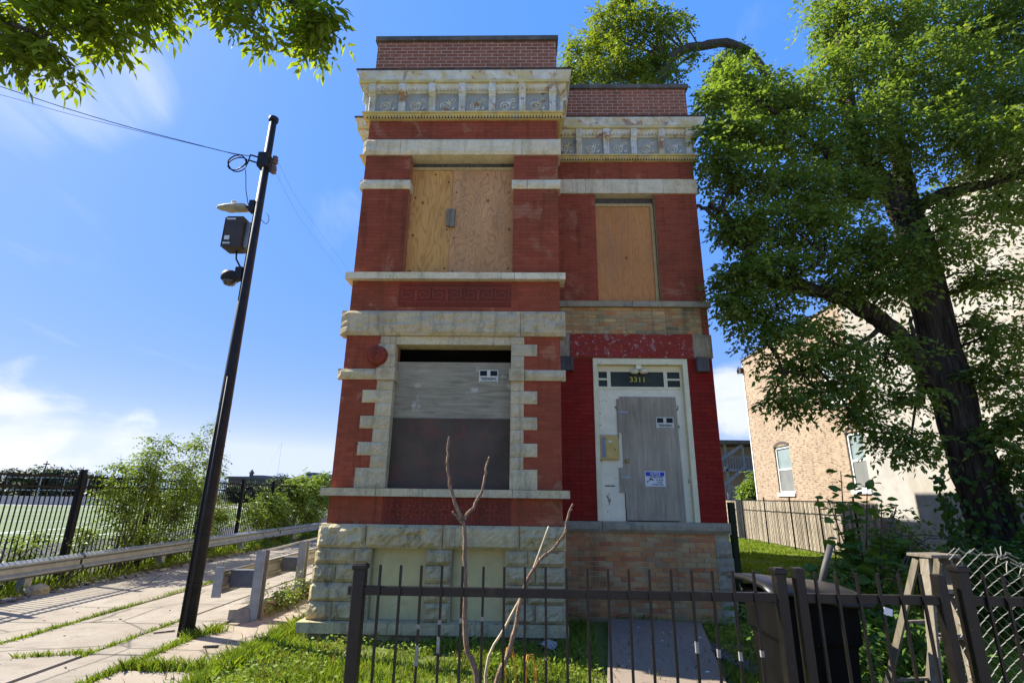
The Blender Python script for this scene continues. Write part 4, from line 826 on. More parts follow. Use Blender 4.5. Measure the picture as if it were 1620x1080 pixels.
# ---- bushes along the alley fence
cl_ = []
for x, y, Y, r, n in [(200, 800, 11.6, .7, 260), (230, 760, 12.0, .65, 260), (270, 800, 12.2, .8, 360), (310, 770, 12.6, .7, 300), (335, 740, 12.8, .55, 190), (345, 810, 12.8, .65, 240), (240, 720, 12.0, .4, 90), (258, 700, 12.1, .25, 36), (240, 692, 12.0, .14, 16), (318, 700, 12.6, .4, 90), (335, 675, 12.8, .2, 28), (265, 850, 12.0, .6, 220), (215, 845, 11.5, .5, 170), (320, 850, 12.6, .5, 170), (285, 745, 12.3, .5, 150), (180, 740, 12.0, .25, 36), (175, 765, 11.6, .25, 40)]: cl_.append((atX(x, y, -9.25), (r*.55, r*.95, r*.8), n))
shrub('alley_bush', 'tall bright green bush growing through the iron fence beside the pole', cl_, mLeafBush, .085, 60, (-8.95, 12.2, G), 8, 1.15, per=7, sp_len=.34, hollow=.1)
cl_ = []
for x, y, Y, r, n in [(405, 815, 18, .7, 200), (435, 800, 18.5, .8, 260), (465, 790, 19, .9, 320), (495, 785, 19.5, .9, 320), (470, 770, 19.2, .5, 130), (420, 780, 18.3, .35, 70), (505, 765, 20, .6, 150), (440, 825, 18.4, .6, 200), (490, 820, 19.4, .6, 200), (520, 790, 20, .8, 200), (480, 755, 19.2, .2, 24)]: cl_.append((atX(x, y, -9.4), (r*.6, r, r*.8), n))
shrub('alley_bush', 'wide yellow green bush behind the guard rail next to the house corner', cl_, mLeafBush, .13, 61, (-8.9, 19, G), 8, 1.1, per=7, sp_len=.42, hollow=.1)
cl_ = []
for x, y, Y, r, n in [(30, 870, 9.3, .35, 100), (60, 855, 9.6, .33, 90), (15, 890, 9.2, .3, 80), (50, 885, 9.5, .3, 80), (10, 850, 9.2, .22, 40)]: cl_.append((atX(x, y, -9.45), (r*.6, r, r*.8), n*.6))
shrub('verge_weed', 'pale weed clump behind the guard rail at the left edge', cl_, mLeafBush, .07, 62, (-8.95, 9.4, G), 6, 1.0, per=6, sp_len=.26)
cl_ = []
for x, y, Y, r, n in [(100, 880, 10.3, .35, 110), (135, 860, 10.7, .4, 130), (170, 870, 11.1, .4, 130), (145, 840, 10.8, .25, 50), (110, 850, 10.4, .2, 36)]: cl_.append((atX(x, y, -9.4), (r*.6, r, r*.8), n*.7))
shrub('verge_weed', 'low green weeds round the second fence post left of the tall bush', cl_, mLeafBush, .07, 63, (-8.95, 10.7, G), 6, 1.0, per=6, sp_len=.26)
cl_ = []
for x, y, Y, r, n in [(390, 868, 16.5, .3, 80), (420, 860, 17.3, .35, 110), (450, 855, 18.4, .4, 130), (485, 846, 20, .5, 140), (505, 840, 22, .5, 140)]: cl_.append((atX(x, y, -8.75), (r*.6, r, r*.4), n*.6))
shrub('verge_weed', 'dark green weeds under the guard rail near the house', cl_, mLeafPlant, .10, 64, (-8.7, 17.5, G), 6, 1.0, per=6, sp_len=.26)
cl_ = []
for y, r, n in ((8.75, .2, 50), (9.2, .27, 90), (9.7, .27, 90), (10.3, .22, 60), (11.2, .27, 80), (12.0, .3, 90)): cl_.append(((-3.86+rnd.uniform(-.1, .1), y, G+.16), (.16, r, r*.75), n))
shrub('kerb_weed', 'weeds sprouting between the two guard rail posts beside the house', cl_, mLeafBush, .05, 65, (-3.85, 9.4, G), 5, 1.0, per=6, sp_len=.22)
# ---- broad-leaved plant behind the bin
pl = thing('broad_leaf_plant', 'tall plant with big rounded leaves behind the bin', 'plant', (3.75, 6.5, G))
rg = np.random.default_rng(70); k = MB(); LP, LA, LL = [], [], []
for i, (x, y, Y) in enumerate([(1330, 745, 6.5), (1372, 765, 6.5), (1310, 790, 6.4), (1345, 800, 6.4), (1395, 790, 6.5), (1360, 850, 6.3), (1320, 860, 6.3), (1405, 850, 6.5), (1385, 880, 6.2), (1345, 900, 6.2), (1300, 900, 6.3), (1420, 900, 6.4)]):
    top = at(x, y, Y); b = np.array((3.75+rg.uniform(-.2, .2), 6.5+rg.uniform(-.2, .2), G)); mid = b*.45+top*.55+(rg.uniform(-.05, .05), 0, .05)
    k.tube([b, mid, top], [.014, .010, .005], 5)
    for t in np.linspace(.3, 1, 22):
        q = (b*(1-t)+mid*t)*(1-t)+(mid*(1-t)+top*t)*t
        for _ in range(2 if t < .9 else 3):
            a = rg.normal(0, 1, 3); a[2] = abs(a[2])*.25-.15; a /= np.linalg.norm(a); LP.append(q+a*.05); LA.append(a); LL.append(rg.uniform(.10, .19) if i > 4 else rg.uniform(.08, .14))
obj('stem', k, mBark2, pl, smooth=True)
P, A, Ln = np.array(LP), np.array(LA), np.array(LL); rl = rg.normal(0, .4, (len(P), 3)); rl[:, 2] += 1
S = np.cross(A, rl); S /= np.linalg.norm(S, axis=1)[:, None]; Nn = np.cross(S, A); V = []
for u, wv, h in ((0, 0, 0), (.18, .32, .05), (.5, .40, .06), (.82, .22, 0), (1, 0, -.12), (.82, -.22, 0), (.5, -.40, .06), (.18, -.32, .05)): V.append(P+A*(Ln*u)[:, None]+S*(Ln*wv)[:, None]+Nn*(Ln*h)[:, None])
V = np.stack(V, 1).reshape(-1, 3); obj('leaf', mesh_np('leaf', V, np.arange(len(V)).reshape(-1, 8)), mLeafPlant, pl, kind='stuff')
dv = thing('dry_vine', 'bare brown vine stems arching in front of the stucco wall', 'vine', (4.6, 6.9, G))
for i, pts in enumerate([[(1430, 900, 7), (1440, 870, 7), (1430, 850, 7), (1410, 840, 7)], [(1415, 850, 7), (1460, 846, 7.3), (1510, 850, 7.5)], [(1410, 845, 7), (1450, 855, 7), (1480, 870, 7)], [(1405, 860, 7), (1415, 815, 7), (1418, 800, 7)], [(1425, 905, 7), (1436, 875, 7), (1470, 852, 7.2), (1520, 856, 7.4)]]):
    obj('stem', limb(tp(*pts), .012, .005, 5, .004, 4, 75+i), mBark2, dv, smooth=True)
# ------------------------------------------------------------------ grass
def grass(name, label, area, n, h, mat, seed, w=.008, cat='grass', mask=None, lean=.5):
    rg = np.random.default_rng(seed); x = rg.uniform(area[0], area[1], n); y = rg.uniform(area[2], area[3], n)
    if mask is not None:
        m = mask(x, y, rg); x, y = x[m], y[m]; n = len(x)
    pat = .65+.5*np.sin(x*2.1+np.sin(y*1.7)*1.3)*np.sin(y*2.6+x*.7)
    H = h*rg.uniform(.45, 1.25, n)*np.clip(pat, .35, 1.3); a = rg.uniform(0, 6.283, n); wv = np.stack([np.cos(a), np.sin(a), 0*a], 1)*(w*rg.uniform(.6, 1.4, n))[:, None]
    b = rg.uniform(0, 6.283, n); ln = np.stack([np.cos(b), np.sin(b), 0*b], 1)*(H*lean*rg.uniform(.2, 1.4, n))[:, None]
    P = np.stack([x, y, np.full(n, G-.012)], 1); up = np.zeros((n, 3)); up[:, 2] = H
    V = np.stack([P-wv, P+wv, P+up*.6+ln*.35+wv*.7, P+up+ln, P+up*.6+ln*.35-wv*.7], 1).reshape(-1, 3)
    o = obj(name, mesh_np(name, V, np.arange(5*n).reshape(n, 5)), mat); return tag(o, label, cat, kind='stuff')
def lawn_mask(x, y, rg):
    edge = -3.08+.07*np.sin(y*5)+.05*np.sin(y*13)
    house_ = ((x > XB0-.15) & (x < XB1) & (y > D-.17)) | ((x > XL) & (x < XR) & (y > DR-.05))
    ply = (x > .80) & (x < 2.5) & (y > 5.0) & (y < 8.6) & (x > .60+.085*(y-5)+.12) & (x < 1.75+.25*(y-5)+.10)
    soil = np.sin(x*3.1+2*np.sin(y*1.3))*np.sin(y*3.7+1.5*np.sin(x*2.1)) > .62+.25*rg.random(len(x))
    return ~soil & (x > edge+rg.exponential(.04, len(x))*0) & ~house_ & ~ply
grass('lawn_grass', 'bright uneven lawn grass in front of the house', (-3.2, 3.4, 3.6, 8.75), 66000, .105, mGrass, 80, .0065, mask=lawn_mask)
grass('yard_grass', 'grass of the shaded yard between the house and the stucco building', (3.25, 10.4, 4.2, 13), 42000, .13, mGrass, 81, .010)
grass('back_lawn', 'short sunny lawn behind the house along the wooden fence', (3.3, 10.4, 13, 27), 40000, .10, mGrass, 82, .016)
def strip_mask(xc, wd):
    def f(x, y, rg): return np.abs(x-xc-.02*np.sin(y*7)) < wd*(.35+.65*np.abs(np.sin(y*1.9+xc)*np.sin(y*.77+1)))
    return f
def patch(name, label, parts, mat, h, seed, w=.006, lean=.8):
    rg = np.random.default_rng(seed); xs, ys = [], []
    for x0, y0, x1, y1, wd, n in parts:
        t = rg.random(n); cl = .5+.5*np.sin(t*23+seed)*np.sin(t*9.3); t = t[rg.random(n) < np.clip(cl+.12, 0, 1)]
        xs.append(x0+(x1-x0)*t+rg.normal(0, wd, len(t))); ys.append(y0+(y1-y0)*t+rg.normal(0, wd, len(t)))
    x, y = np.concatenate(xs), np.concatenate(ys); i = [0]
    def m(a, b, r): return np.ones(len(a), bool)
    n = len(x); H = h*rg.uniform(.4, 1.3, n); a = rg.uniform(0, 6.283, n); wv = np.stack([np.cos(a), np.sin(a), 0*a], 1)*(w*rg.uniform(.6, 1.4, n))[:, None]
    b = rg.uniform(0, 6.283, n); ln = np.stack([np.cos(b), np.sin(b), 0*b], 1)*(H*lean*rg.uniform(.2, 1.4, n))[:, None]
    P = np.stack([x, y, np.full(n, G-.03)], 1); up = np.zeros((n, 3)); up[:, 2] = H+.02
    V = np.stack([P-wv, P+wv, P+up*.6+ln*.35+wv*.7, P+up+ln, P+up*.6+ln*.35-wv*.7], 1).reshape(-1, 3)
    o = obj(name, mesh_np(name, V, np.arange(5*n).reshape(n, 5)), mat); return tag(o, label, 'grass', kind='stuff')
patch('joint_grass', 'grass tufts growing in the long paving joints of the alley', [(-6.2, 5.5, -6.45, 13, .016, 2600), (-4.92, 6.5, -4.92, 8.2, .025, 500), (-5.6, 6.4, -4.93, 6.62, .025, 500), (-4.2, 5.2, -4.2, 7.45, .04, 1900), (-6.45, 13, -6.4, 22, .03, 900)], mGrass, .062, 83)
patch('edge_grass', 'ragged grass along the walk edge and round the pole foot', [(-4.15, 6.12, -3.1, 6.13, .05, 1300), (-4.25, 7.3, -4.0, 7.75, .05, 500), (-3.14, 4.5, -3.16, 7.4, .05, 3600), (-3.12, 7.3, -3.05, 9.4, .10, 3600), (-3.15, 6.3, -3.0, 7.0, .12, 2000)], mGrass, .12, 84)
patch('verge_grass', 'dry grass and weeds along the foot of the guard rail', [(-8.68, 7, -8.68, 16, .07, 4500), (-8.72, 16, -8.8, 26, .1, 3200)], mGrassDry, .09, 85, .008)
patch('verge_grass', 'green grass growing under the iron alley fence', [(-9.35, 7, -9.35, 26, .18, 7000), (-8.68, 7, -8.68, 20, .08, 900)], mGrass, .2, 86, .010)
patch('dry_lawn_grass', 'straw coloured blades scattered through the lawn', [(-3.0, y_, 3.2, y_+.3, .35, 900) for y_ in (4.6, 5.2, 5.8, 6.4, 6.9)], mGrassDry, .12, 87, .006)
# small broad weeds in the lawn
rg = np.random.default_rng(90); n = 9000; x = rg.uniform(-3.1, 3.3, n); y = rg.uniform(4.2, 8.7, n); m = lawn_mask(x, y, rg) & (np.sin(x*1.9+1)*np.sin(y*2.3) > -.35); x, y = x[m], y[m]; n = len(x)
P = np.stack([x, y, G+rg.uniform(.01, .10, n)], 1); A = rg.normal(0, 1, (n, 3)); A[:, 2] = np.abs(A[:, 2])*.5; A /= np.linalg.norm(A, axis=1)[:, None]; Ln = rg.uniform(.03, .065, n)
rl = rg.normal(0, .4, (n, 3)); rl[:, 2] += 1
tag(obj('lawn_weeds', leaf_mesh('lawn_weeds', P, A, Ln, Ln*.55, 91, rl), mGrass), 'small broad leaved weeds among the lawn grass', 'weeds', kind='stuff')
# ------------------------------------------------------------------ neighbouring building on the right
NX = 11.0
N = NT('neighbour_brick'); br_ = N.n('ShaderNodeTexBrick'); cx_ = N.n('ShaderNodeCombineXYZ'); sp_ = N.n('ShaderNodeSeparateXYZ'); N.t.links.new(N.pos, sp_.inputs[0]); N.t.links.new(sp_.outputs[1], cx_.inputs[0]); N.t.links.new(sp_.outputs[2], cx_.inputs[1])
N.t.links.new(cx_.outputs[0], br_.inputs['Vector']); br_.inputs['Scale'].default_value = 1.0; br_.inputs['Brick Width'].default_value = .215; br_.inputs['Row Height'].default_value = .072; br_.inputs['Mortar Size'].default_value = .007; br_.inputs['Bias'].default_value = -.1
br_.inputs['Color1'].default_value = (.34,.245,.165,1); br_.inputs['Color2'].default_value = (.26,.185,.12,1); br_.inputs['Mortar'].default_value = (.36,.31,.245,1)
fl = N.ramp(N.noise(1, 2, .5, 0, N.map((1, 4.6, 13.9))), [(.54, 0.), (.62, 1.)]); c_ = N.mix(N.math('MULTIPLY', fl, .62), br_.outputs[0], (.085,.07,.055)); c_ = N.mix(.35, c_, N.ramp(N.noise(.8, 5, .6), [(.3, .35), (.7, .7)]), 'OVERLAY')
bi = N.math('SUBTRACT', 1.0, br_.outputs['Fac']); mNbBrick = N.out(c_, .9, N.bump(bi, .6, .012))
mNbStucco = m_plain('pale_stucco', (.345,.33,.30), .9, .12, 1.5, .3, bscale=30, stain=[(.7, .48, .60, (.27,.235,.18), .6), (2.2, .56, .66, (.24,.21,.16), .5), (5, .62, .70, (.42,.39,.34), .6)])
mVinyl = m_plain('white_vinyl', (.72,.72,.72), .5, .04)
mWinGlass = m_plain('window_glass', (.20,.25,.24), .08, .2, 2, .0, spec=.6)
mWinGlassLo = m_plain('window_glass_screened', (.17,.175,.16), .3, .15, 2, .0, spec=.5)
nb = thing('neighbour_building', 'tall building with tan brick rear half and sunlit pale stucco front half', 'building', (15, 16, G))
wins = [(22.2, 23.55, 1.95, 3.88), (17.36, 18.28, 2.02, 3.90), (17.9, 19.1, 5.0, 6.8)]
k = MB(); ys = sorted({17.3, 25.75}); 
def wall_with_holes(k, x0, x1, y0, y1, z0, z1, holes):
    cols = sorted({y0, y1, *[h[0] for h in holes], *[h[1] for h in holes]})
    for a, b in zip(cols[:-1], cols[1:]):
        hs_ = sorted([(h[2], h[3]) for h in holes if h[0] <= a+1e-6 and h[1] >= b-1e-6]); z = z0
        for p, q in hs_: k.box(x0, x1, a, b, z, p); z = q
        k.box(x0, x1, a, b, z, z1)
wall_with_holes(k, NX, NX+.3, 17.34, 25.75, G-.1, 8.35, wins); k.box(NX+.3, 19.7, 25.45, 25.75, G-.1, 8.35)
nbw = obj('brick_wall', k, mNbBrick, nb)
obj('stucco_wall', MB().box(NX-.02, NX+.3, 4.0, 17.34, G-.1, 8.7).box(NX+.001, NX+.3, 4.0, 13.0, 8.7, 9.5).box(NX+.3, 19.7, 4.0, 4.3, G-.1, 9.5).box(19.7, 20, 4.0, 25.75, G-.1, 8.5), mNbStucco, nb)
obj('roof', MB().box(NX+.3, 19.7, 4.3, 25.45, 7.9, 8.0), mRoof, nb)
obj('coping', MB().box(NX-.05, NX+.36, 17.36, 25.8, 8.35, 8.42).box(NX-.06, NX+.36, 13.05, 17.36, 8.7, 8.78).box(NX-.06, NX+.36, 4, 13.05, 9.5, 9.58), mCope, nb)
for (y0, y1, z0, z1) in wins:
    f = MB(); t_ = .07; X0, X1 = NX+.06, NX+.14
    f.box(X0, X1, y0, y0+t_, z0, z1).box(X0, X1, y1-t_, y1, z0, z1).box(X0, X1, y0+t_, y1-t_, z0, z0+t_).box(X0, X1, y0+t_, y1-t_, z1-t_*1.4, z1).box(X0+.01, X1+.02, y0+t_, y1-t_, (z0+z1)/2-.03, (z0+z1)/2+.03)
    wn_ = obj('window', f, mVinyl, nb)
    obj('pane', MB().box(X0+.05, X0+.056, y0+t_, y1-t_, (z0+z1)/2+.03, z1-t_*1.4), mWinGlass, wn_); obj('pane', MB().box(X0+.03, X0+.036, y0+t_, y1-t_, z0+t_, (z0+z1)/2-.03), mWinGlassLo, wn_)
    obj('sill', MB().box(NX-.06, NX+.08, y0-.06, y1+.06, z0-.12, z0-.002), mVinyl, wn_)
    a = [(y0-.02+(y1-y0+.04)*u, z1-.04+.13*math.sin(math.pi*u)) for u in np.linspace(0, 1, 9)]
    obj('arch', MB().prism(a+[(p, q+.11) for p, q in a[::-1]], 'x', NX-.012, NX+.1), m_plain('soot_brick', (.09,.075,.065), .9) if 'soot_brick' not in bpy.data.materials else bpy.data.materials['soot_brick'], wn_)
obj('downspout', MB().box(NX-.03, NX+.05, 25.72, 25.80, G, 8.1), mVinyl, nb); obj('gutter_end', MB().box(NX-.16, NX+.05, 25.7, 25.95, 7.75, 8.0), mLip, nb)
obj('interior', MB().box(NX+.5, NX+.55, 17, 25, 0, 8), mInside, nb)
# wooden fence in front of it: single planks
FX = 10.55
mPlank = [m_wood('fence_plank_%d' % i, scal((.27,.225,.165), s_), scal((.38,.325,.25), s_), (22, 22, 1.2)) for i, s_ in enumerate((.85, .66, 1.0, .5))]
wf = thing('wooden_fence', 'tall weathered wooden plank fence in front of the brick neighbour', 'fence', (FX, 21, G))
pm = []
for m_ in mPlank:
    me = bpy.data.meshes.new('plank'); bm = bmesh.new(); bmesh.ops.create_cube(bm, size=1.0); bm.to_mesh(me); bm.free(); me.materials.append(m_); pm.append(me)
y = 16.6
while y < 30.4:
    h = 1.70+rnd.uniform(-.02, .015); piece('plank', pm[rnd.choice((0, 0, 1, 2, 0, 3))], wf, (FX+rnd.uniform(-.012, .012), y, G+h/2+.03), (.02, .130, h)); y += .146
for z in (.35, 1.35): obj('fence_rail', MB().box(FX+.015, FX+.055, 16.5, 30.4, z, z+.09), mPlank[1], wf)
for y in np.arange(16.7, 30.5, 2.4): obj('fence_post', MB().box(FX+.02, FX+.11, y-.045, y+.045, G-.1, 1.62), mPlank[1], wf)
# chain link helper: woven diamonds as thin strips in a plane o + u*U + v*V
def chain(name, o, U, Vv, nu, nv, cell, r, mat, parent, curl=None):
    o, U, Vv = map(lambda q: np.array(q, float), (o, U, Vv)); W_ = np.cross(U, Vv); k = MB()
    for i in range(nu):
        P = []
        for j in range(nv+1):
            p = (i+(.5 if j % 2 else 0.0)*1.06)*cell; q = j*cell*.5
            pt = o+U*p+Vv*q+W_*((-1)**j*r*.8)
            if curl: pt = curl(pt, p, q)
            P.append(pt)
        Q = []
        for j in range(nv+1):
            p = (i+1-(.5 if j % 2 else 0.0)*1.06)*cell; q = j*cell*.5
            pt = o+U*p+Vv*q-W_*((-1)**j*r*.8)
            if curl: pt = curl(pt, p, q)
            Q.append(pt)
        k.tube(P, r, 3, False)
        if i == nu-1: k.tube(Q, r, 3, False)
    return k
def chain2(o, U, Vv, nu, nv, cell, r, curl=None):      # each wire zigzags between two columns
    o, U, Vv = map(lambda q: np.array(q, float), (o, U, Vv)); k = MB()
    for i in range(nu):
        P = []
        for j in range(nv+1):
            p = (i+(1.06 if (j+i) % 2 else -.06))*cell; q = j*cell
            pt = o+U*p+Vv*q
            if curl is not None: pt = curl(pt, p, q)
            P.append(pt)
        k.tube(P, r, 3, False)
    return k
mIron = m_plain('black_iron_paint', (.009,.008,.0075), .6, .4, 12, .3, spec=.15, stain=[(9, .62, .70, (.04,.025,.016), .5)])
mChainDk = m_plain('dark_chain_wire', (.05,.05,.045), .6, .2, metal=.3)
cf = thing('back_chain_fence', 'dark chain link fence with thin posts in front of the wooden planks', 'fence', (10.1, 21, G))
for y in (16.9, 18.9, 20.9, 23.1, 25.4, 27.8): obj('fence_post', MB().tube([(10.1, y, G-.1), (10.1, y, 1.78)], .03, 8), mIron, cf)
obj('top_rail', MB().tube([(10.1, 16.9, 1.64), (10.1, 27.8, 1.64)], .02, 6), mIron, cf)
obj('mesh', chain2((10.1, 16.9, G+.05), (0, 1, 0), (0, 0, 1), 90, 14, .12, .0035), mChainDk, cf, kind='stuff')
gp = obj('green_post', MB().box(3.31, 3.40, 8.85, 8.94, G-.1, 1.63), m_plain('mossy_green_post', (.03,.035,.015), .9, .3, 9)); tag(gp, 'dark mossy square post at the right corner of the house', 'post')
# far porch building and small tree at the back
mGreyWood = m_wood('grey_porch_wood', (.16,.155,.15), (.28,.27,.26), (5, 5, 20)); mTanWall = m_plain('tan_siding', (.36,.29,.19), .9, .12)
pb = thing('porch_building', 'distant tan building with grey timber back porches and stairs', 'building', (18.5, 46, G))
obj('wall', MB().box(15.2, 24, 47, 55, G-.1, 6.1), mTanWall, pb); obj('roof', MB().box(14.9, 24.2, 44.6, 55.2, 6.15, 6.42), mCope, pb)
for x in (15.3, 16.9, 18.35, 20.2): obj('porch_post', MB().box(x, x+.16, 45, 45.16, G-.1, 6.15), mGreyWood, pb)
for z in (1.7, 4.1): obj('porch_deck', MB().box(15.1, 22, 45.0, 47, z-.2, z), mGreyWood, pb); obj('railing', MB().box(15.3, 20.2, 45.04, 45.1, z+.95, z+1.03), mGreyWood, pb)
for z in (1.7, 4.1):
    for x in np.arange(15.5, 20.2, .22): obj('baluster', MB().box(x, x+.06, 45.05, 45.1, z, z+.95), mGreyWood, pb)
for a, b in (((15.3, 44.95, 1.8), (18.4, 44.95, 4.2)), ((18.4, 44.9, .2), (15.3, 44.9, 2.2)), ((15.3, 44.95, 4.0), (18.3, 44.95, 6.0))): obj('stair_stringer', MB().beam(a, b, .08, .26), mGreyWood, pb)
obj('window', MB().box(15.9, 16.5, 46.95, 47, 4.5, 5.7), mWinGlassLo, pb)
st_ = thing('small_tree', 'small bright green tree in front of the distant porches', 'tree', (14.8, 35, G))
obj('trunk', limb([(14.8, 35, G-.1), (14.8, 35, 1.2), (14.7, 35, 2.2)], .09, .05, 7, .01, 3, 95), mBark2, st_, smooth=True)
crown('foliage', [((14.7, 35, 2.6), (.8, .8, .9), 170), ((14.2, 35, 1.6), (.7, .7, .6), 130), ((14.9, 35, 1.4), (.8, .7, .7), 140)], mLeafBush, st_, .22, 96, per=6, sp_len=.5)
# ------------------------------------------------------------------ utility pole
PX, PYY = -4.34, 7.456
mPole = m_plain('dark_painted_pole', (.018,.019,.020), .6, .3, 8, .08, spec=.2, stain=[(6, .62, .7, (.07,.05,.04), .5)])
pole = thing('utility_pole', 'tall dark metal pole with street light, box and camera left of the house', 'pole', (PX, PYY, G))
obj('shaft', MB().tube([(PX, PYY, G-.2), (PX, PYY, 3.0), (PX, PYY, 7.86)], [.090, .082, .056], 20), mPole, pole, smooth=True)
obj('cap', MB().lathe([(.075, 7.80), (.08, 7.82), (.08, 7.87), (.05, 7.895), (.0, 7.9)], (PX, PYY, 0), 16), mPole, pole, smooth=True)
obj('base_collar', MB().lathe([(.104, G-.05), (.104, G+.06), (.094, G+.09)], (PX, PYY, 0), 20), mPole, pole)
obj('conduit', MB().tube([(PX+.02, PYY-.094, G), (PX+.02, PYY-.085, 3.3)], .016, 8).tube([(PX-.06, PYY-.082, G), (PX-.045, PYY-.076, 2.6)], .012, 8), mPole, pole, smooth=True)
for z in (.5, 1.1, 1.7, 2.3, 2.9): obj('strap', MB().lathe([(.0935-.003*z, z), (.0935-.003*z, z+.025)], (PX, PYY, 0), 20), mPole, pole)
mLum = m_plain('aged_lamp_housing', (.33,.31,.22), .6, .2, 10, .2)
q = at(345, 328, PYY); q2 = at(383, 327, PYY)
obj('lamp_arm', MB().tube([(PX-.05, PYY, 6.14), q2], .026, 8).box(PX-.14, PX-.05, PYY-.06, PYY+.06, 6.05, 6.24), mPole, pole, smooth=False)
lum = MB(); prof = [(0, .015), (.06, .06), (.18, .085), (.32, .10), (.48, .095), (.50, .05)]
V = []; nn_ = 12
for d_, r_ in prof:
    for a in range(nn_):
        t_ = 2*math.pi*a/nn_; V.append((q[0]-.02+d_*1.0, PYY+r_*1.15*math.cos(t_), q[2]+r_*.62*math.sin(t_)-.01))
lum.add(V, [(i*nn_+a, i*nn_+(a+1) % nn_, (i+1)*nn_+(a+1) % nn_, (i+1)*nn_+a) for i in range(len(prof)-1) for a in range(nn_)]+[tuple(range(nn_)), tuple((len(prof)-1)*nn_+a for a in range(nn_))])
lm = obj('lamp_head', lum, mLum, pole, smooth=True); obj('lamp_lens', MB().lathe([(.02, -.055), (.09, -.045), (.11, -.02)], (q[0]+.2, PYY, q[2]-.01), 12), mLum, lm); obj('photocell', MB().lathe([(.035, .05), (.04, .06), (.04, .11), (.02, .125)], (q[0]+.25, PYY, q[2]), 10), mSignCream, lm)
x0, x1 = at(362, 375, PYY)[0], PX-.10; z0, z1 = at(380, 398, PYY)[2], at(380, 349, PYY)[2]
mBox = m_plain('brown_equipment_box', (.055,.045,.035), .5, .2, 6, .1)
eb = obj('equipment_box', MB().box(x0-.005, x1-.02, PYY-.16, PYY+.10, z0, z1), mBox, pole, bevel=.02)
obj('box_lid', MB().box(x0-.02, x0-.003, PYY-.15, PYY+.09, z0+.02, z1-.02), mBox, eb, bevel=.004); obj('box_label', MB().box(x0+.03, x0+.11, PYY-.163, PYY-.159, z0+.13, z0+.20).box(x0+.015, x0+.13, PYY-.163, PYY-.159, z0+.06, z0+.085).box(x0+.02, x0+.16, PYY-.163, PYY-.159, z1-.07, z1-.045), mSignW, eb)
obj('box_bracket', MB().box(x1-.03, PX-.05, PYY-.05, PYY+.05, z0+.06, z1-.06), mGalv, eb); obj('box_cable', MB().tube([(x0+.18, PYY-.02, z0), (x0+.2, PYY-.03, z0-.14), (PX-.1, PYY-.04, z0-.3)], .014, 6), mBlack, eb, smooth=True)
q = at(366, 440, PYY); 
camr = obj('camera_arm', MB().box(PX-.17, PX-.06, PYY-.07, PYY+.07, q[2]-.03, q[2]+.17).tube([(PX-.15, PYY, q[2]+.09), (q[0]+.02, PYY, q[2]+.09)], .04, 8), mPole, pole, bevel=.004)
obj('camera_dome', MB().lathe([(.03, .12), (.10, .10), (.135, .04), (.135, -.02), (.12, -.04)], (q[0]-.02, PYY, q[2]), 16), mPole, camr, smooth=True); obj('camera_lens', MB().lathe([(.105, -.03), (.10, -.07), (.07, -.115), (.0, -.13)], (q[0]-.02, PYY, q[2]), 16), m_plain('smoked_dome', (.05,.045,.04), .1, .1, spec=.6), camr, smooth=True)
q = at(415, 258, PYY)
rk = obj('insulator_bracket', MB().box(PX-.10, PX+.06, PYY-.11, PYY+.09, q[2]-.12, q[2]+.14).beam((PX-.08, PYY-.02, q[2]+.08), (PX-.26, PYY-.05, q[2]+.12), .02, .02).beam((PX-.08, PYY-.02, q[2]-.03), (PX-.28, PYY-.05, q[2]+.02), .02, .02).beam((PX-.26, PYY-.05, q[2]+.13), (PX-.29, PYY-.05, q[2]-.06), .015, .015), mPole, pole)
for dz in (.06, -.12): obj('insulator', MB().lathe([(.03, -.07), (.055, -.05), (.04, -.02), (.055, .01), (.04, .04), (.045, .07)], (PX+.13, PYY+.02, q[2]+dz), 10), m_plain('brown_porcelain', (.13,.09,.06), .4, .2) if 'brown_porcelain' not in bpy.data.materials else bpy.data.materials['brown_porcelain'], rk, smooth=True)
mWire = m_plain('black_cable', (.012,.012,.012), .6, .2)
def wire(name, label, pts, r, group=None, seg=8):
    k = limb(pts, r, r, 5, 0, seg); o = obj(name, k, mWire, smooth=True); return tag(o, label, 'cable', group)
wire('overhead_cable', 'thick upper overhead cable running from the pole to the left edge', [at(-420, 10, 6.2), at(-200, 75, 6.6), at(0, 137, 7.0), at(100, 170, 7.15), at(200, 200, 7.25), at(300, 226, 7.35), at(360, 241, 7.4), (PX-.27, PYY-.05, at(415, 258, PYY)[2]+.1)], .0065)
wire('overhead_cable', 'thin lower overhead cable running from the pole to the left edge', [at(-420, 55, 6.3), at(-200, 102, 6.7), at(0, 150, 7.05), at(100, 178, 7.18), at(200, 203, 7.28), at(300, 227, 7.38), at(362, 242, 7.42), (PX-.27, PYY-.05, at(415, 258, PYY)[2]+.02)], .0035)
c_ = at(375, 258, 7.4); T = np.linspace(0, 4*math.pi, 40)
k = MB(); k.tube([(c_[0]+(.155+.012*math.sin(2.3*t_))*math.cos(t_), 7.4+.03*math.sin(t_*.7), c_[2]+(.135+.01*math.cos(1.7*t_))*math.sin(t_)) for t_ in T], .011, 5)
k.tube([at(388, 252, 7.4), at(389, 280, 7.41), at(389, 300, 7.42), at(392, 320, 7.43), at(398, 338, PYY)], .007, 5)
tag(obj('cable_coil', k, mWire, smooth=True), 'coiled slack cable hanging beside the pole top', 'cable')
wire('service_wire', 'thin wire slanting down behind the house from the pole, upper one', [(PX+.15, PYY+.02, at(430, 250, PYY)[2]), at(470, 315, 10), at(510, 372, 13.5), at(552, 428, 18), at(600, 490, 25)], .0018, None)
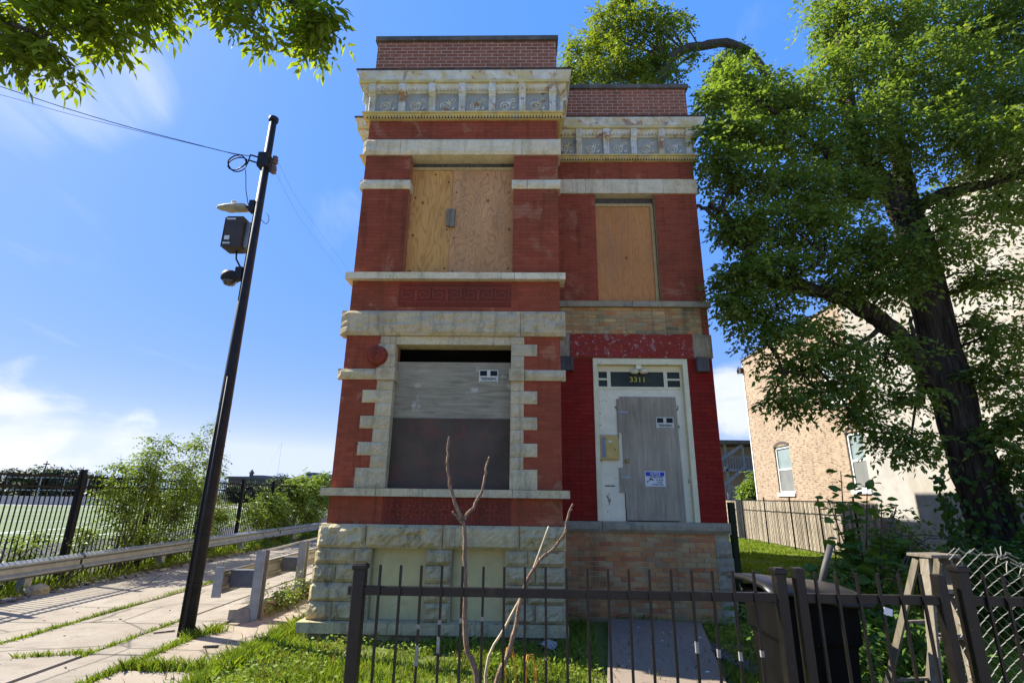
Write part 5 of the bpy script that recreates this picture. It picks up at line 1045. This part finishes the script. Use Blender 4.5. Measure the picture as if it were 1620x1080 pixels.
wire('service_wire', 'thin wire slanting down behind the house from the pole, lower one', [(PX+.15, PYY+.02, at(428, 268, PYY)[2]), at(470, 338, 10), at(505, 385, 13), at(545, 438, 17.5), at(600, 505, 25)], .0018, None)
tag(obj('loose_wire', limb([(PX+.07, PYY-.02, at(415, 347, PYY)[2]), at(420, 354, PYY), at(425, 350, PYY), at(425, 342, PYY), at(422, 338, PYY)], .006, .004, 5, 0, 4), mWire, smooth=True), 'short loose wire curling off the right side of the pole', 'wire')
# ------------------------------------------------------------------ guard rails
WB = [(0, 0), (.02, .012), (.075, .045), (.075, .075), (.02, .115), (.02, .195), (.075, .235), (.075, .265), (.02, .298), (0, .31)]
def wbeam(x, sgn, y0, y1, z):
    pr = [(x+sgn*a, z+b) for a, b in WB]; pr2 = [(x+sgn*(a-.012), z+b) for a, b in WB[::-1]]
    return MB().prism(pr+pr2, 'y', y0, y1)
gr = thing('guard_rail', 'long galvanised guard rail along the far side of the alley', 'guard rail', (-8.78, 15, G))
for a, b in ((3.0, 7.2), (7.2, 11.0), (11.0, 14.8), (14.8, 18.6), (18.6, 22.4), (22.4, 30)): obj('rail_beam', wbeam(-8.80, 1, a, b+.05, .17), mGalv, gr)
for y in (5.0, 6.9, 8.8, 9.95, 13.6, 17.4, 21.2, 25.0): obj('rail_post', MB().box(-8.95, -8.80, y-.07, y+.07, G-.1, .42), mGalv, gr)
sg_ = thing('short_guard_rail', 'short galvanised guard rail stub with two steel posts beside the house', 'guard rail', (-4.0, 9.3, G))
obj('rail_beam', wbeam(-4.36, -1, 8.22, 14.5, .27), mGalv, sg_)
for y, x in ((8.42, -3.93), (10.15, -4.0)):
    obj('rail_post', MB().box(x-.005, x+.005, y-.07, y+.07, G-.1, .845).box(x-.068, x+.068, y-.075, y-.065, G-.1, .845).box(x-.068, x+.068, y+.065, y+.075, G-.1, .845), mGalv, sg_)
    obj('block_out', MB().box(-4.35, x-.068, y-.06, y+.08, .33, .57), m_plain('grey_steel_block', (.10,.105,.11), .6, .2) if 'grey_steel_block' not in bpy.data.materials else bpy.data.materials['grey_steel_block'], sg_)
obj('end_plate', MB().box(-4.50, -4.37, 8.19, 8.215, .22, .63), mGalv, sg_)
obj('top_pipe', MB().tube([(-4.05, 8.40, .80), (-4.10, 10.15, .82), (-4.15, 14, .84)], .02, 6), mGalv, sg_)
# ------------------------------------------------------------------ iron fence along the alley
IFX = -9.30
af = thing('alley_iron_fence', 'tall black iron picket fence between the alley and the sports field', 'fence', (IFX, 16, G))
me = bpy.data.meshes.new('picket'); bm = bmesh.new(); bmesh.ops.create_cube(bm, size=1.0); bm.to_mesh(me); bm.free(); me.materials.append(mIron)
y = 5.6
while y < 32: piece('picket', me, af, (IFX, y, .97), (.017, .017, 2.06)); y += .112
for y in (6.8, 9.0, 11.2, 13.4, 15.6, 17.8, 20.0, 22.2, 24.4, 26.6, 28.8, 31): obj('fence_post', MB().box(IFX-.045, IFX+.045, y-.045, y+.045, G-.1, 2.08).box(IFX-.055, IFX+.055, y-.055, y+.055, 2.08, 2.10), mIron, af)
for z in (1.92, 1.72, .1): obj('fence_rail', MB().box(IFX-.02, IFX+.02, 5.5, 32, z, z+.045), mIron, af)
# second fence far across the field edge, and field furniture
ff = thing('far_fence', 'distant pale steel sports enclosure across the field', 'fence', (-60, 66, G))
for x in np.arange(-84, -40, 3.0): obj('fence_post', MB().tube([(x, 66, G), (x, 66, 3.2)], .07, 6), mGalv, ff)
for z in (.1, 1.6, 3.1): obj('fence_rail', MB().box(-84, -42, 65.96, 66.04, z, z+.1), mGalv, ff)
obj('low_wall', MB().box(-84, -42, 67, 67.3, G, .9), m_plain('pale_concrete', (.40,.39,.37), .9, .1), ff)
# far trees, buildings, mast
far = [(20, 737, 78, 5.2), (60, 733, 80, 5.5), (95, 740, 82, 5), (130, 745, 85, 5), (160, 744, 88, 5.4), (195, 748, 95, 5), (372, 765, 95, 5), (392, 762, 100, 5), (420, 764, 105, 6), (445, 752, 110, 7), (462, 757, 110, 6), (478, 752, 118, 6), (505, 750, 120, 7), (525, 755, 120, 7)]
marks = ['leftmost distant tree over the field', 'second distant tree from the left edge', 'third distant tree from the left edge', 'distant tree left of the slim far light post', 'distant tree right of the slim far light post', 'distant tree touching the tall alley bush on its left', 'small distant tree just right of the pole', 'small distant tree in front of the long far roof', 'distant tree right of the long far roof', 'tall round distant tree below the radio mast', 'distant tree right of the radio mast', 'distant tree left of the glass block', 'distant tree right of the glass block', 'distant tree touching the house corner']
for i, (x, y, Y, wd) in enumerate(far):
    tpz = at(x, y, Y); t = thing('distant_tree', marks[i], 'tree', (tpz[0], Y, G), 'trees beyond the sports field'); h = tpz[2]-G
    obj('trunk', limb([(tpz[0], Y, G-.1), (tpz[0]+.1, Y, h*.6)], .22, .12, 6, .02, 3, 200+i), mBark2, t, smooth=True)
    rg = np.random.default_rng(300+i); cs = []
    for _ in range(7):
        a = rg.uniform(0, 6.283); rr = wd*.3*rg.random()**.5; zz = rg.uniform(.35, .85)*h; cs.append(((tpz[0]+rr*math.cos(a)*1.3, Y+rr*math.sin(a), G+zz), (wd*.30, wd*.3, h*.2), 70))
    cs.append(((tpz[0], Y, G+h*.86), (wd*.2, wd*.2, h*.12), 50)); cs.append(((tpz[0], Y, G+h*.3), (wd*.5, wd*.3, h*.25), 90))
    crown('foliage', cs, mLeafFar, t, .42, 400+i, per=5, sp_len=.8)
hz = thing('far_hedge', 'low dark hedge line at the foot of the distant trees', 'hedge', (-70, 92, G)); crown('foliage', [((x, 90+.12*(x+110), .8), (3.2, 1.2, 1.3), 70) for x in np.arange(-115, -30, 4.0)], mLeafFar, hz, .5, 460, per=5, sp_len=.8)
mFarW = m_plain('far_brown_wall', (.13,.11,.10), .9, .15, 1); 
q0, q1 = at(362, 753, 140), at(395, 757, 140); fb = thing('far_low_building', 'long low distant building with a dark roof right of the pole', 'building', (q0[0], 140, G))
obj('wall', MB().box(q0[0], q1[0], 140, 160, G, q0[2]-.7), mFarW, fb); obj('roof', MB().box(q0[0]-.5, q1[0]+.5, 139.5, 160.5, q0[2]-.7, q0[2]), mCope, fb); obj('roof_vent', MB().lathe([(.5, 0), (.5, .8), (.8, .9), (0, 2.0)], (at(391, 755, 140)[0], 142, q0[2]), 8), mCope, fb)
q0, q1 = at(396, 753, 150), at(414, 757, 150); b2 = thing('far_pale_building', 'pale blue grey distant building between the low roof and the trees', 'building', (q0[0], 150, G)); obj('wall', MB().box(q0[0], q1[0], 150, 170, G, q0[2]), m_plain('far_blue_wall', (.30,.33,.38), .8, .1), b2); obj('roof', MB().box(q0[0]-.2, q1[0]+.2, 149.8, 170, q0[2], q0[2]+.3), mCope, b2)
q0, q1 = at(484, 747, 150), at(499, 757, 150); b3 = thing('far_glass_block', 'small distant glass block above the trees near the house corner', 'building', (q0[0], 150, G)); obj('wall', MB().box(q0[0], q1[0], 150, 165, G, q0[2]-.9), m_plain('far_glass', (.22,.33,.40), .3, .1), b3); obj('roof_storey', MB().box(q0[0], q1[0], 149.9, 165, q0[2]-.9, q0[2]), m_plain('far_dark_glass', (.06,.08,.12), .3, .2), b3)
q = at(438, 758, 220); ms = thing('radio_mast', 'thin guyed radio mast far behind the trees', 'mast', (q[0], 220, G))
obj('mast', MB().tube([(q[0], 220, G), (q[0], 220, at(440, 700, 220)[2])], .035, 5), mGalv, ms); obj('stay', MB().tube([(q[0]-6, 220, 3), (q[0]-3.2, 220, 14), (q[0]-.4, 220, at(440, 702, 220)[2])], .015, 4), mGalv, ms)
for x, yt, nm in ((75, 729, 'slim far light post left of the second fence post, leaning'), (98, 738, 'shorter far light post right next to the leaning one')):
    q = at(x, yt, 75); t = thing('light_post', nm, 'light post', (q[0], 75, G)); obj('shaft', MB().tube([(q[0]-.3, 75, G), (q[0], 75, q[2])], [.12, .07], 6), mPole, t); obj('crossarm', MB().box(q[0]-.4, q[0]+.4, 74.9, 75.1, q[2]-.5, q[2]-.35), mPole, t)
# verge debris
k = MB(); rg = np.random.default_rng(12)
rk_ = bpy.data.meshes.new('rock'); bm = bmesh.new(); bmesh.ops.create_icosphere(bm, subdivisions=3, radius=1.0)
for v in bm.verts: v.co *= 1+.12*math.sin(v.co.x*5+1)*math.cos(v.co.z*6)+.05*rnd.uniform(-1, 1)
bm.to_mesh(rk_); bm.free(); rk_.materials.append(mStoneGrey)
q = at(45, 925, 10.2); o = bpy.data.objects.new('rock', rk_); link(o); o.location = (-8.62, 9.95, G+.06); o.scale = (.17, .22, .11); tag(o, 'grey rounded rock lying under the guard rail at the left edge', 'rock')
k = MB()
for i in range(240):
    y = rg.uniform(8.5, 17); x = -8.55+rg.normal(0, .10); a = rg.uniform(0, 3.14); s_ = rg.uniform(.02, .07); k.obox((x, y, G+.005+s_*.25), (s_*math.cos(a), s_*math.sin(a), 0), (-s_*.6*math.sin(a), s_*.6*math.cos(a), 0), (0, 0, s_*.25))
tag(obj('verge_litter', k, m_brick('litter', [(.30,.25,.18), (.16,.12,.09), (.42,.38,.3), (.10,.08,.06)])), 'stones, dead leaves and litter along the alley edge', 'litter', kind='stuff')
tag(obj('stick', MB().tube([at(322, 1022.5, 6.72), at(345, 1022, 6.72)], [.014, .018], 6), mBark2), 'short brown stick lying on the pavement by the pole shadow', 'stick')
o = tag(obj('stick', MB().tube([(-4.80, 7.50, G+.012), (-4.60, 7.63, G+.015)], [.008, .01], 6), mBark2), 'thin twig lying on the alley left of the pole', 'stick')
# ------------------------------------------------------------------ front iron fence and gate
FY = 3.30
me = bpy.data.meshes.new('picket'); bm = bmesh.new(); bmesh.ops.create_cube(bm, size=1.0); bm.to_mesh(me); bm.free()
mIronW = m_plain('worn_black_iron', (.0065,.0052,.004), .38, .45, 14, .35, bscale=40, spec=.35, stain=[(11, .58, .66, (.03,.018,.01), .6), (6, .70, .72, (.30,.27,.22), .85)])
me.materials.append(mIronW)
def fx(x, y=920): return at(x, y, FY)[0]
def fpost(parent, x, w=.066, top=1.29, y=FY, cap=True):
    k = MB().box(x-w/2, x+w/2, y-w/2, y+w/2, G-.1, top-.03)
    p = obj('fence_post', k, mIronW, parent, bevel=.004)
    if cap: obj('post_cap', MB().box(x-w/2-.008, x+w/2+.008, y-w/2-.008, y+w/2+.008, top-.032, top-.006).box(x-w/2, x+w/2, y-w/2, y+w/2, top-.006, top), mIronW, p, bevel=.005)
    return p
RZ = at(900, 938.5, FY)[2]
PT = at(900, 897, FY)[2]
def section(parent, x0, x1, xs, top=PT, rz=RZ):
    obj('fence_rail', MB().box(x0, x1, FY-.018, FY+.018, rz-.024, rz+.024), mIronW, parent, bevel=.002)
    obj('fence_rail', MB().box(x0, x1, FY-.018, FY+.018, .04, .088), mIronW, parent, bevel=.002)
    for x in xs: piece('picket', me, parent, (x, FY-.0255, (top+G+.06)/2), (.0138, .0138, top-G-.06), 0)
f1 = thing('front_iron_fence', 'black iron picket fence across the front lawn left of the gate', 'fence', (.3, FY, G))
xl, xg0, xg1 = fx(569), fx(1233), fx(1253)
fpost(f1, xl, .068, at(570, 890, FY)[2]); fpost(f1, xg0, .060, at(1230, 897, FY)[2])
section(f1, xl-.06, xg0, [fx(a) for a in (602, 634.5, 667, 699.5, 732, 765, 798, 830.5, 863, 895.5, 928.5, 961, 993.5, 1026, 1060, 1092.5, 1125, 1157.5, 1190.5)])
mBare = m_plain('bare_primer', (.22,.21,.18), .7, .3, 20)
for x, y0, y1 in ((667, 985, 992), (667, 1018, 1050), (699.5, 978, 985), (699, 1005, 1030), (732, 975, 983), (765, 973, 980), (1092.5, 1012, 1030), (1125, 1024, 1037), (1157.5, 1028, 1042), (1190.5, 1026, 1036)):
    z0, z1 = at(x, y1, FY)[2], at(x, y0, FY)[2]; obj('bare_patch', MB().box(fx(x)-.0086, fx(x)+.0086, FY-.0342, FY-.017, z0, z1), mBare, f1)
# sit the pickets' tops as in place, the posts stand on the lawn
f2 = thing('iron_gate', 'black iron picket gate between the double posts in front of the bin', 'gate', (2.0, FY, G))
xg2, xg3 = fx(1486), fx(1512)
obj('gate_stile', MB().box(xg1+.012, xg1+.064, FY-.03, FY+.03, G+.05, at(1250, 897, FY)[2]), mIronW, f2, bevel=.004); obj('gate_stile', MB().box(xg2-.03, xg2+.022, FY-.03, FY+.03, G+.05, at(1490, 908, FY)[2]), mIronW, f2, bevel=.004)
section(f2, xg1+.03, xg2, [fx(a) for a in (1287, 1319.5, 1352, 1385, 1418, 1452)])
obj('hinge', MB().tube([(xg1-.01, FY-.035, .52), (xg1+.03, FY-.035, .60)], .018, 8), mSignW, f2)
q = at(1405, 967, FY-.04); tg = obj('gate_tag', MB().obox(q, (.022, 0, -.006), (0, .002, 0), (.004, 0, .018)), mSignW, f2)
f3 = thing('side_iron_fence', 'black iron picket fence right of the gate over the chain link', 'fence', (2.9, FY, G))
fpost(f3, xg3+.03, .064, at(1512, 894, FY)[2]); section(f3, xg3+.03, 4.2, [fx(a) for a in (1551, 1582, 1614, 1647, 1680, 1712, 1745, 1777)])
obj('post_bracket', MB().box(xg3-.02, xg3+.07, FY-.07, FY-.035, .54, .62), mIronW, f3)
# ------------------------------------------------------------------ silver chain link at the right, sagging
mChain = m_plain('pale_chain_wire', (.24,.23,.19), .5, .15, metal=.3, scale=20)
cw = thing('chain_link_panel', 'sagging pale chain link mesh with frayed top at the bottom right', 'fence', (3.3, 4.0, G))
def sag(pt, p, q):
    pt = pt.copy(); top = 1.37-.16*p-.14*max(0, p-.3)+.012*math.sin(p*9); f = (pt[2]-G)/1.5; pt[2] = G+f*(top-G); pt[1] += .03*math.sin(p*3+f*2)-.05*f*f; pt[0] += .008*math.sin(f*7+p*4); return pt
obj('mesh', chain2((2.86, 3.85, G), (1, .18, 0), (0, 0, 1), 40, 38, .040, .0032, sag), mChain, cw, kind='stuff')
rg = np.random.default_rng(5); k = MB()
for i in range(26):
    p = rg.uniform(.0, .7); z = 1.36-.10*p-.22*max(0, p-.25); b = np.array((2.9+p, 3.75+.18*p+rg.normal(0, .02), z)); e = b+(rg.uniform(-.12, .16), rg.uniform(-.05, .05), rg.uniform(-.07, .07)); k.tube([b, (b+e)/2+(0, 0, rg.uniform(0, .04)), e], .0035, 4)
obj('frayed_wire', k, mChain, cw, kind='stuff')
# ------------------------------------------------------------------ step ladder
mLad = m_wood('grey_ladder_wood', (.11,.092,.066), (.22,.19,.14), (30, 30, 3))
ld_ = thing('step_ladder', 'weathered wooden step ladder standing behind the gate post', 'ladder', (2.8, 4.3, G))
LYf, LYb, ZT = 4.12, 4.85, 1.265
tl, tr_ = np.array((3.14, 4.45, ZT)), np.array((3.34, 4.50, ZT)); bl, brr = np.array((2.66, 3.98, G)), np.array((3.08, 4.10, G))
for a, b in ((bl, tl), (brr, tr_)): obj('side_rail', MB().beam(a, b, .075, .026, (1, .3, 0)), mLad, ld_, bevel=.002)
for t_ in (.18, .40, .62, .83):
    a, b = bl+(tl-bl)*t_, brr+(tr_-brr)*t_; obj('step', MB().beam(a, b, .11, .022), mLad, ld_, bevel=.002)
for a, b in (((2.86, 4.98, G), (3.16, 4.58, ZT-.03)), ((3.30, 5.05, G), (3.36, 4.62, ZT-.03))): obj('rear_leg', MB().beam(a, b, .05, .024, (1, .3, 0)), mLad, ld_)
obj('top_step', MB().obox((3.245, 4.50, ZT+.012), (.14, .035, 0), (-.03, .095, 0), (0, 0, .012)).obox((3.39, 4.55, ZT-.03), (.012, .004, 0), (-.03, .095, 0), (0, 0, .04)), mLad, ld_, bevel=.003)
for z in (.3, .75): obj('rear_brace', MB().beam((2.9+.22*z*.9, 4.95-.3*z, z), (3.31, 5.02-.3*z, z), .03, .02), mLad, ld_)
# ------------------------------------------------------------------ wheeled bin
mBin = m_plain('dusty_bin_plastic', (.005,.0047,.0043), .7, .35, 5, .25, spec=.05, stain=[(18, .70, .72, (.12,.11,.095), .5)])
mLid = m_plain('bent_black_lid', (.010,.010,.011), .4, .3, 5, .15, spec=.35)
bn = thing('wheeled_bin', 'dusty black wheeled bin with a warped lid behind the gate', 'bin', (2.1, 4.35, G))
k = MB(); b0, b1 = (1.95, 4.33, 2.40, 4.88), (1.90, 4.26, 2.46, 4.95)
def ring(r, z): return [(r[0], r[1], z), (r[2], r[1], z), (r[2], r[3], z), (r[0], r[3], z)]
V = ring(b0, G+.02)+ring((1.92, 4.29, 2.435, 4.91), .66)+ring((1.90, 4.265, 2.46, 4.94), .68)+ring(b1, .94)+ring((1.88, 4.24, 2.48, 4.97), .95)+ring((1.88, 4.24, 2.48, 4.97), .985)
F = [(0, 3, 2, 1)]+[(i*4+a, i*4+(a+1) % 4, (i+1)*4+(a+1) % 4, (i+1)*4+a) for i in range(5) for a in range(4)]; k.add(V, F); obj('body', k, mBin, bn, bevel=.012)
nx, ny = 13, 7; V = []; 
for j in range(ny):
    for i in range(nx):
        u, v = i/(nx-1), j/(ny-1); V.append((1.80+.73*u, 4.18+.84*v, 1.035+.035*math.sin(u*5.3+.6)*(1-v*.5)+.03*math.sin(v*2.9)-.06*(max(0, u-.75)*4)**2*.35-.03*(max(0, .12-v)*8)))
F = [(j*nx+i, j*nx+i+1, (j+1)*nx+i+1, (j+1)*nx+i) for j in range(ny-1) for i in range(nx-1)]
n0 = len(V); V += [(p[0], p[1], p[2]-.03) for p in V]; F += [tuple(q+n0 for q in f[::-1]) for f in F]
ed = [i for i in range(nx)]+[j*nx+nx-1 for j in range(1, ny)]+[(ny-1)*nx+i for i in range(nx-2, -1, -1)]+[j*nx for j in range(ny-2, 0, -1)]
F += [(ed[a], ed[(a+1) % len(ed)], ed[(a+1) % len(ed)]+n0, ed[a]+n0) for a in range(len(ed))]
obj('lid', MB().add(V, F), mLid, bn, smooth=True)
for x in (1.98, 2.38): obj('wheel', MB().lathe([(.03, -.03), (.12, -.03), (.13, 0), (.12, .03), (.03, .03)], (x, 5.02, G+.13), 16, 'x'), mBlack, bn)
obj('handle', MB().tube([(1.92, 5.0, .92), (1.92, 5.06, .95), (2.42, 5.06, .95), (2.42, 5.0, .92)], .016, 8), mBlack, bn)
pp_ = obj('pipe', MB().tube([at(1297, 935, 5.3)*1.0, at(1304, 900, 5.3), at(1314, 862, 5.3)], .028, 10).tube([(2.68, 5.3, G), at(1297, 935, 5.3)], .028, 10), mGalv, smooth=True); pp_.data.materials[0] = m_plain('dull_grey_pipe', (.085,.08,.07), .6, .2, metal=.2); tag(pp_, 'leaning grey metal pipe rising behind the bin', 'pipe')
# ------------------------------------------------------------------ sapling, reed, plywood, plank, hoops
mTwig = m_bark('sapling_bark', (.30,.185,.11), (.60,.43,.29), (50, 50, 14))
sp = thing('bare_sapling', 'leafless cut sapling with three forked stems behind the iron fence', 'sapling', (-.2, 3.7, G)); SYY = 3.7
def sl(pts, r0, r1, seed): return obj('stem', limb([at(x, y, SYY) if y < 1082 else np.array((x, SYY, y-2000.)) for x, y in pts], r0, r1, 7, .003, 4, seed), mTwig, sp, smooth=True)
sl([(-.205, 2000+G-.1), (-.215, 2000+.30), (757, 1078), (740, 1030), (735, 980), (736, 930), (735, 880), (735, 850), (733, 822)], .021, .013, 1)
k = MB(); rg = np.random.default_rng(77)
for (x, y) in [(734, 850), (736, 900), (735, 940), (737, 990), (745, 1040), (713, 770), (708, 735), (709, 705), (757, 790), (768, 750), (773, 728), (826, 940), (818, 985), (846, 900), (866, 875), (886, 855), (896, 825), (902, 808), (858, 880), (812, 1010), (722, 800), (838, 912)]:
    b = at(x, y, SYY); e = b+np.array((rg.uniform(-.022, .022), -.008, rg.uniform(.008, .024))); k.tube([b, e], [.007, .0025], 5)
obj('bud', k, mTwig, sp, kind='stuff')
sl([(733, 822), (722, 800), (714, 775), (708, 740), (709, 712), (710, 690)], .014, .007, 2); sl([(733, 822), (752, 795), (764, 770), (770, 740), (774, 722)], .012, .006, 3); sl([(733, 828), (724, 818), (716, 809)], .012, .008, 4)
sl([(-.19, 2000+G-.1), (-.18, 2000+.35), (785, 1078), (806, 1030), (818, 980), (824, 945), (838, 910), (857, 882), (875, 868), (893, 840), (898, 815), (906, 797)], .019, .007, 5); sl([(871, 872), (880, 874), (884, 873)], .009, .006, 6)
rd = obj('reed_stalk', limb([(-.16, 3.75, G), at(768, 1066, 3.75), at(800, 990, 3.75), at(826, 940, 3.75), at(845, 895, 3.75), at(868, 832, 3.75)], .010, .005, 6, 0, 4), m_plain('straw', (.46,.38,.24), .8, .2, 20), smooth=True); tag(rd, 'straight pale reed stalk leaning against the sapling', 'stalk')
mOrange = m_plain('orange_wire', (.62,.26,.03), .5, .1)
for x, lb in ((805, 'taller orange wire hoop stuck in the grass'), (838, 'shorter orange wire hoop right of the taller one')):
    b = at(x, 1092, 4.6); h = .30 if x < 820 else .25; k = MB()
    for dx in (0, .014): k.tube([(b[0]-.045+dx, 4.6, G), (b[0]-.04+dx, 4.6, b[2]+h*.6), (b[0]-.02+dx, 4.6, b[2]+h*.98), (b[0]+.01+dx, 4.6, b[2]+h), (b[0]+.035+dx, 4.6, b[2]+h*.7), (b[0]+.045+dx, 4.6, G)], .004, 5)
    tag(obj('wire_hoop', k, mOrange, smooth=True), lb, 'wire')
mPlyGr = m_ply('grey_plywood_walk', (.27,.20,.145), (.15,.11,.08), (1.2, 1.2, 1.2), 12, False, (.22,.18,.14))
k = MB(); k.prism([(.70, 5.0), (1.80, 5.0), (2.60, 8.50), (1.28, 8.62)], 'z', G+.045, G+.063); tag(obj('plywood_sheet', k, mPlyGr, bevel=.003), 'grey plywood sheet laid on the grass as a path to the door', 'board')
tag(obj('plank', MB().obox((2.45, 6.6, G+.03), (.10, .02, 0), (-.16, .75, 0), (0, 0, .018)), mOldWood), 'dark plank half sunk in the grass right of the plywood sheet', 'plank')
rg = np.random.default_rng(9); k = MB()
for i in range(22):
    t_ = rg.random(); y = 5.3+3.2*t_; x = 1.0+.3*t_+rg.random()*(1.0+.25*t_); s_ = rg.uniform(.005, .02)*rg.random(); k.obox((x, y, G+.066), (s_, 0, 0), (0, s_*.7, 0), (0, 0, .003))
tag(obj('paint_chips', k, mSignW), 'pale paint chips scattered over the plywood sheet', 'debris', kind='stuff')
k = MB(); k.add([(.30+.12*math.cos(a)*(1+.2*math.sin(3*a)), 7.05+.10*math.sin(a), G+.07+.03*math.sin(2*a)) for a in np.linspace(0, 6.28, 12)[:-1]]+[(.30, 7.05, G+.14)], [(i, (i+1) % 11, 11) for i in range(11)]); tag(obj('crumpled_wrapper', k, mGalv), 'crumpled pale plastic wrapper in the grass by the wall', 'litter')
rg = np.random.default_rng(19); k = MB()
for i in range(260):
    x = rg.uniform(-8.4, -3.3); y = 5.2+rg.random()**1.5*8; s_ = .004+.014*rg.random()**3; a = rg.uniform(0, 3.14)
    k.obox((x, y, G+s_*.4), (s_*math.cos(a), s_*math.sin(a), 0), (-s_*.6*math.sin(a), s_*.6*math.cos(a), 0), (0, 0, s_*.35))
tag(obj('paving_grit', k, bpy.data.materials['litter']), 'small stones and dead leaf bits scattered on the paving', 'litter', kind='stuff')
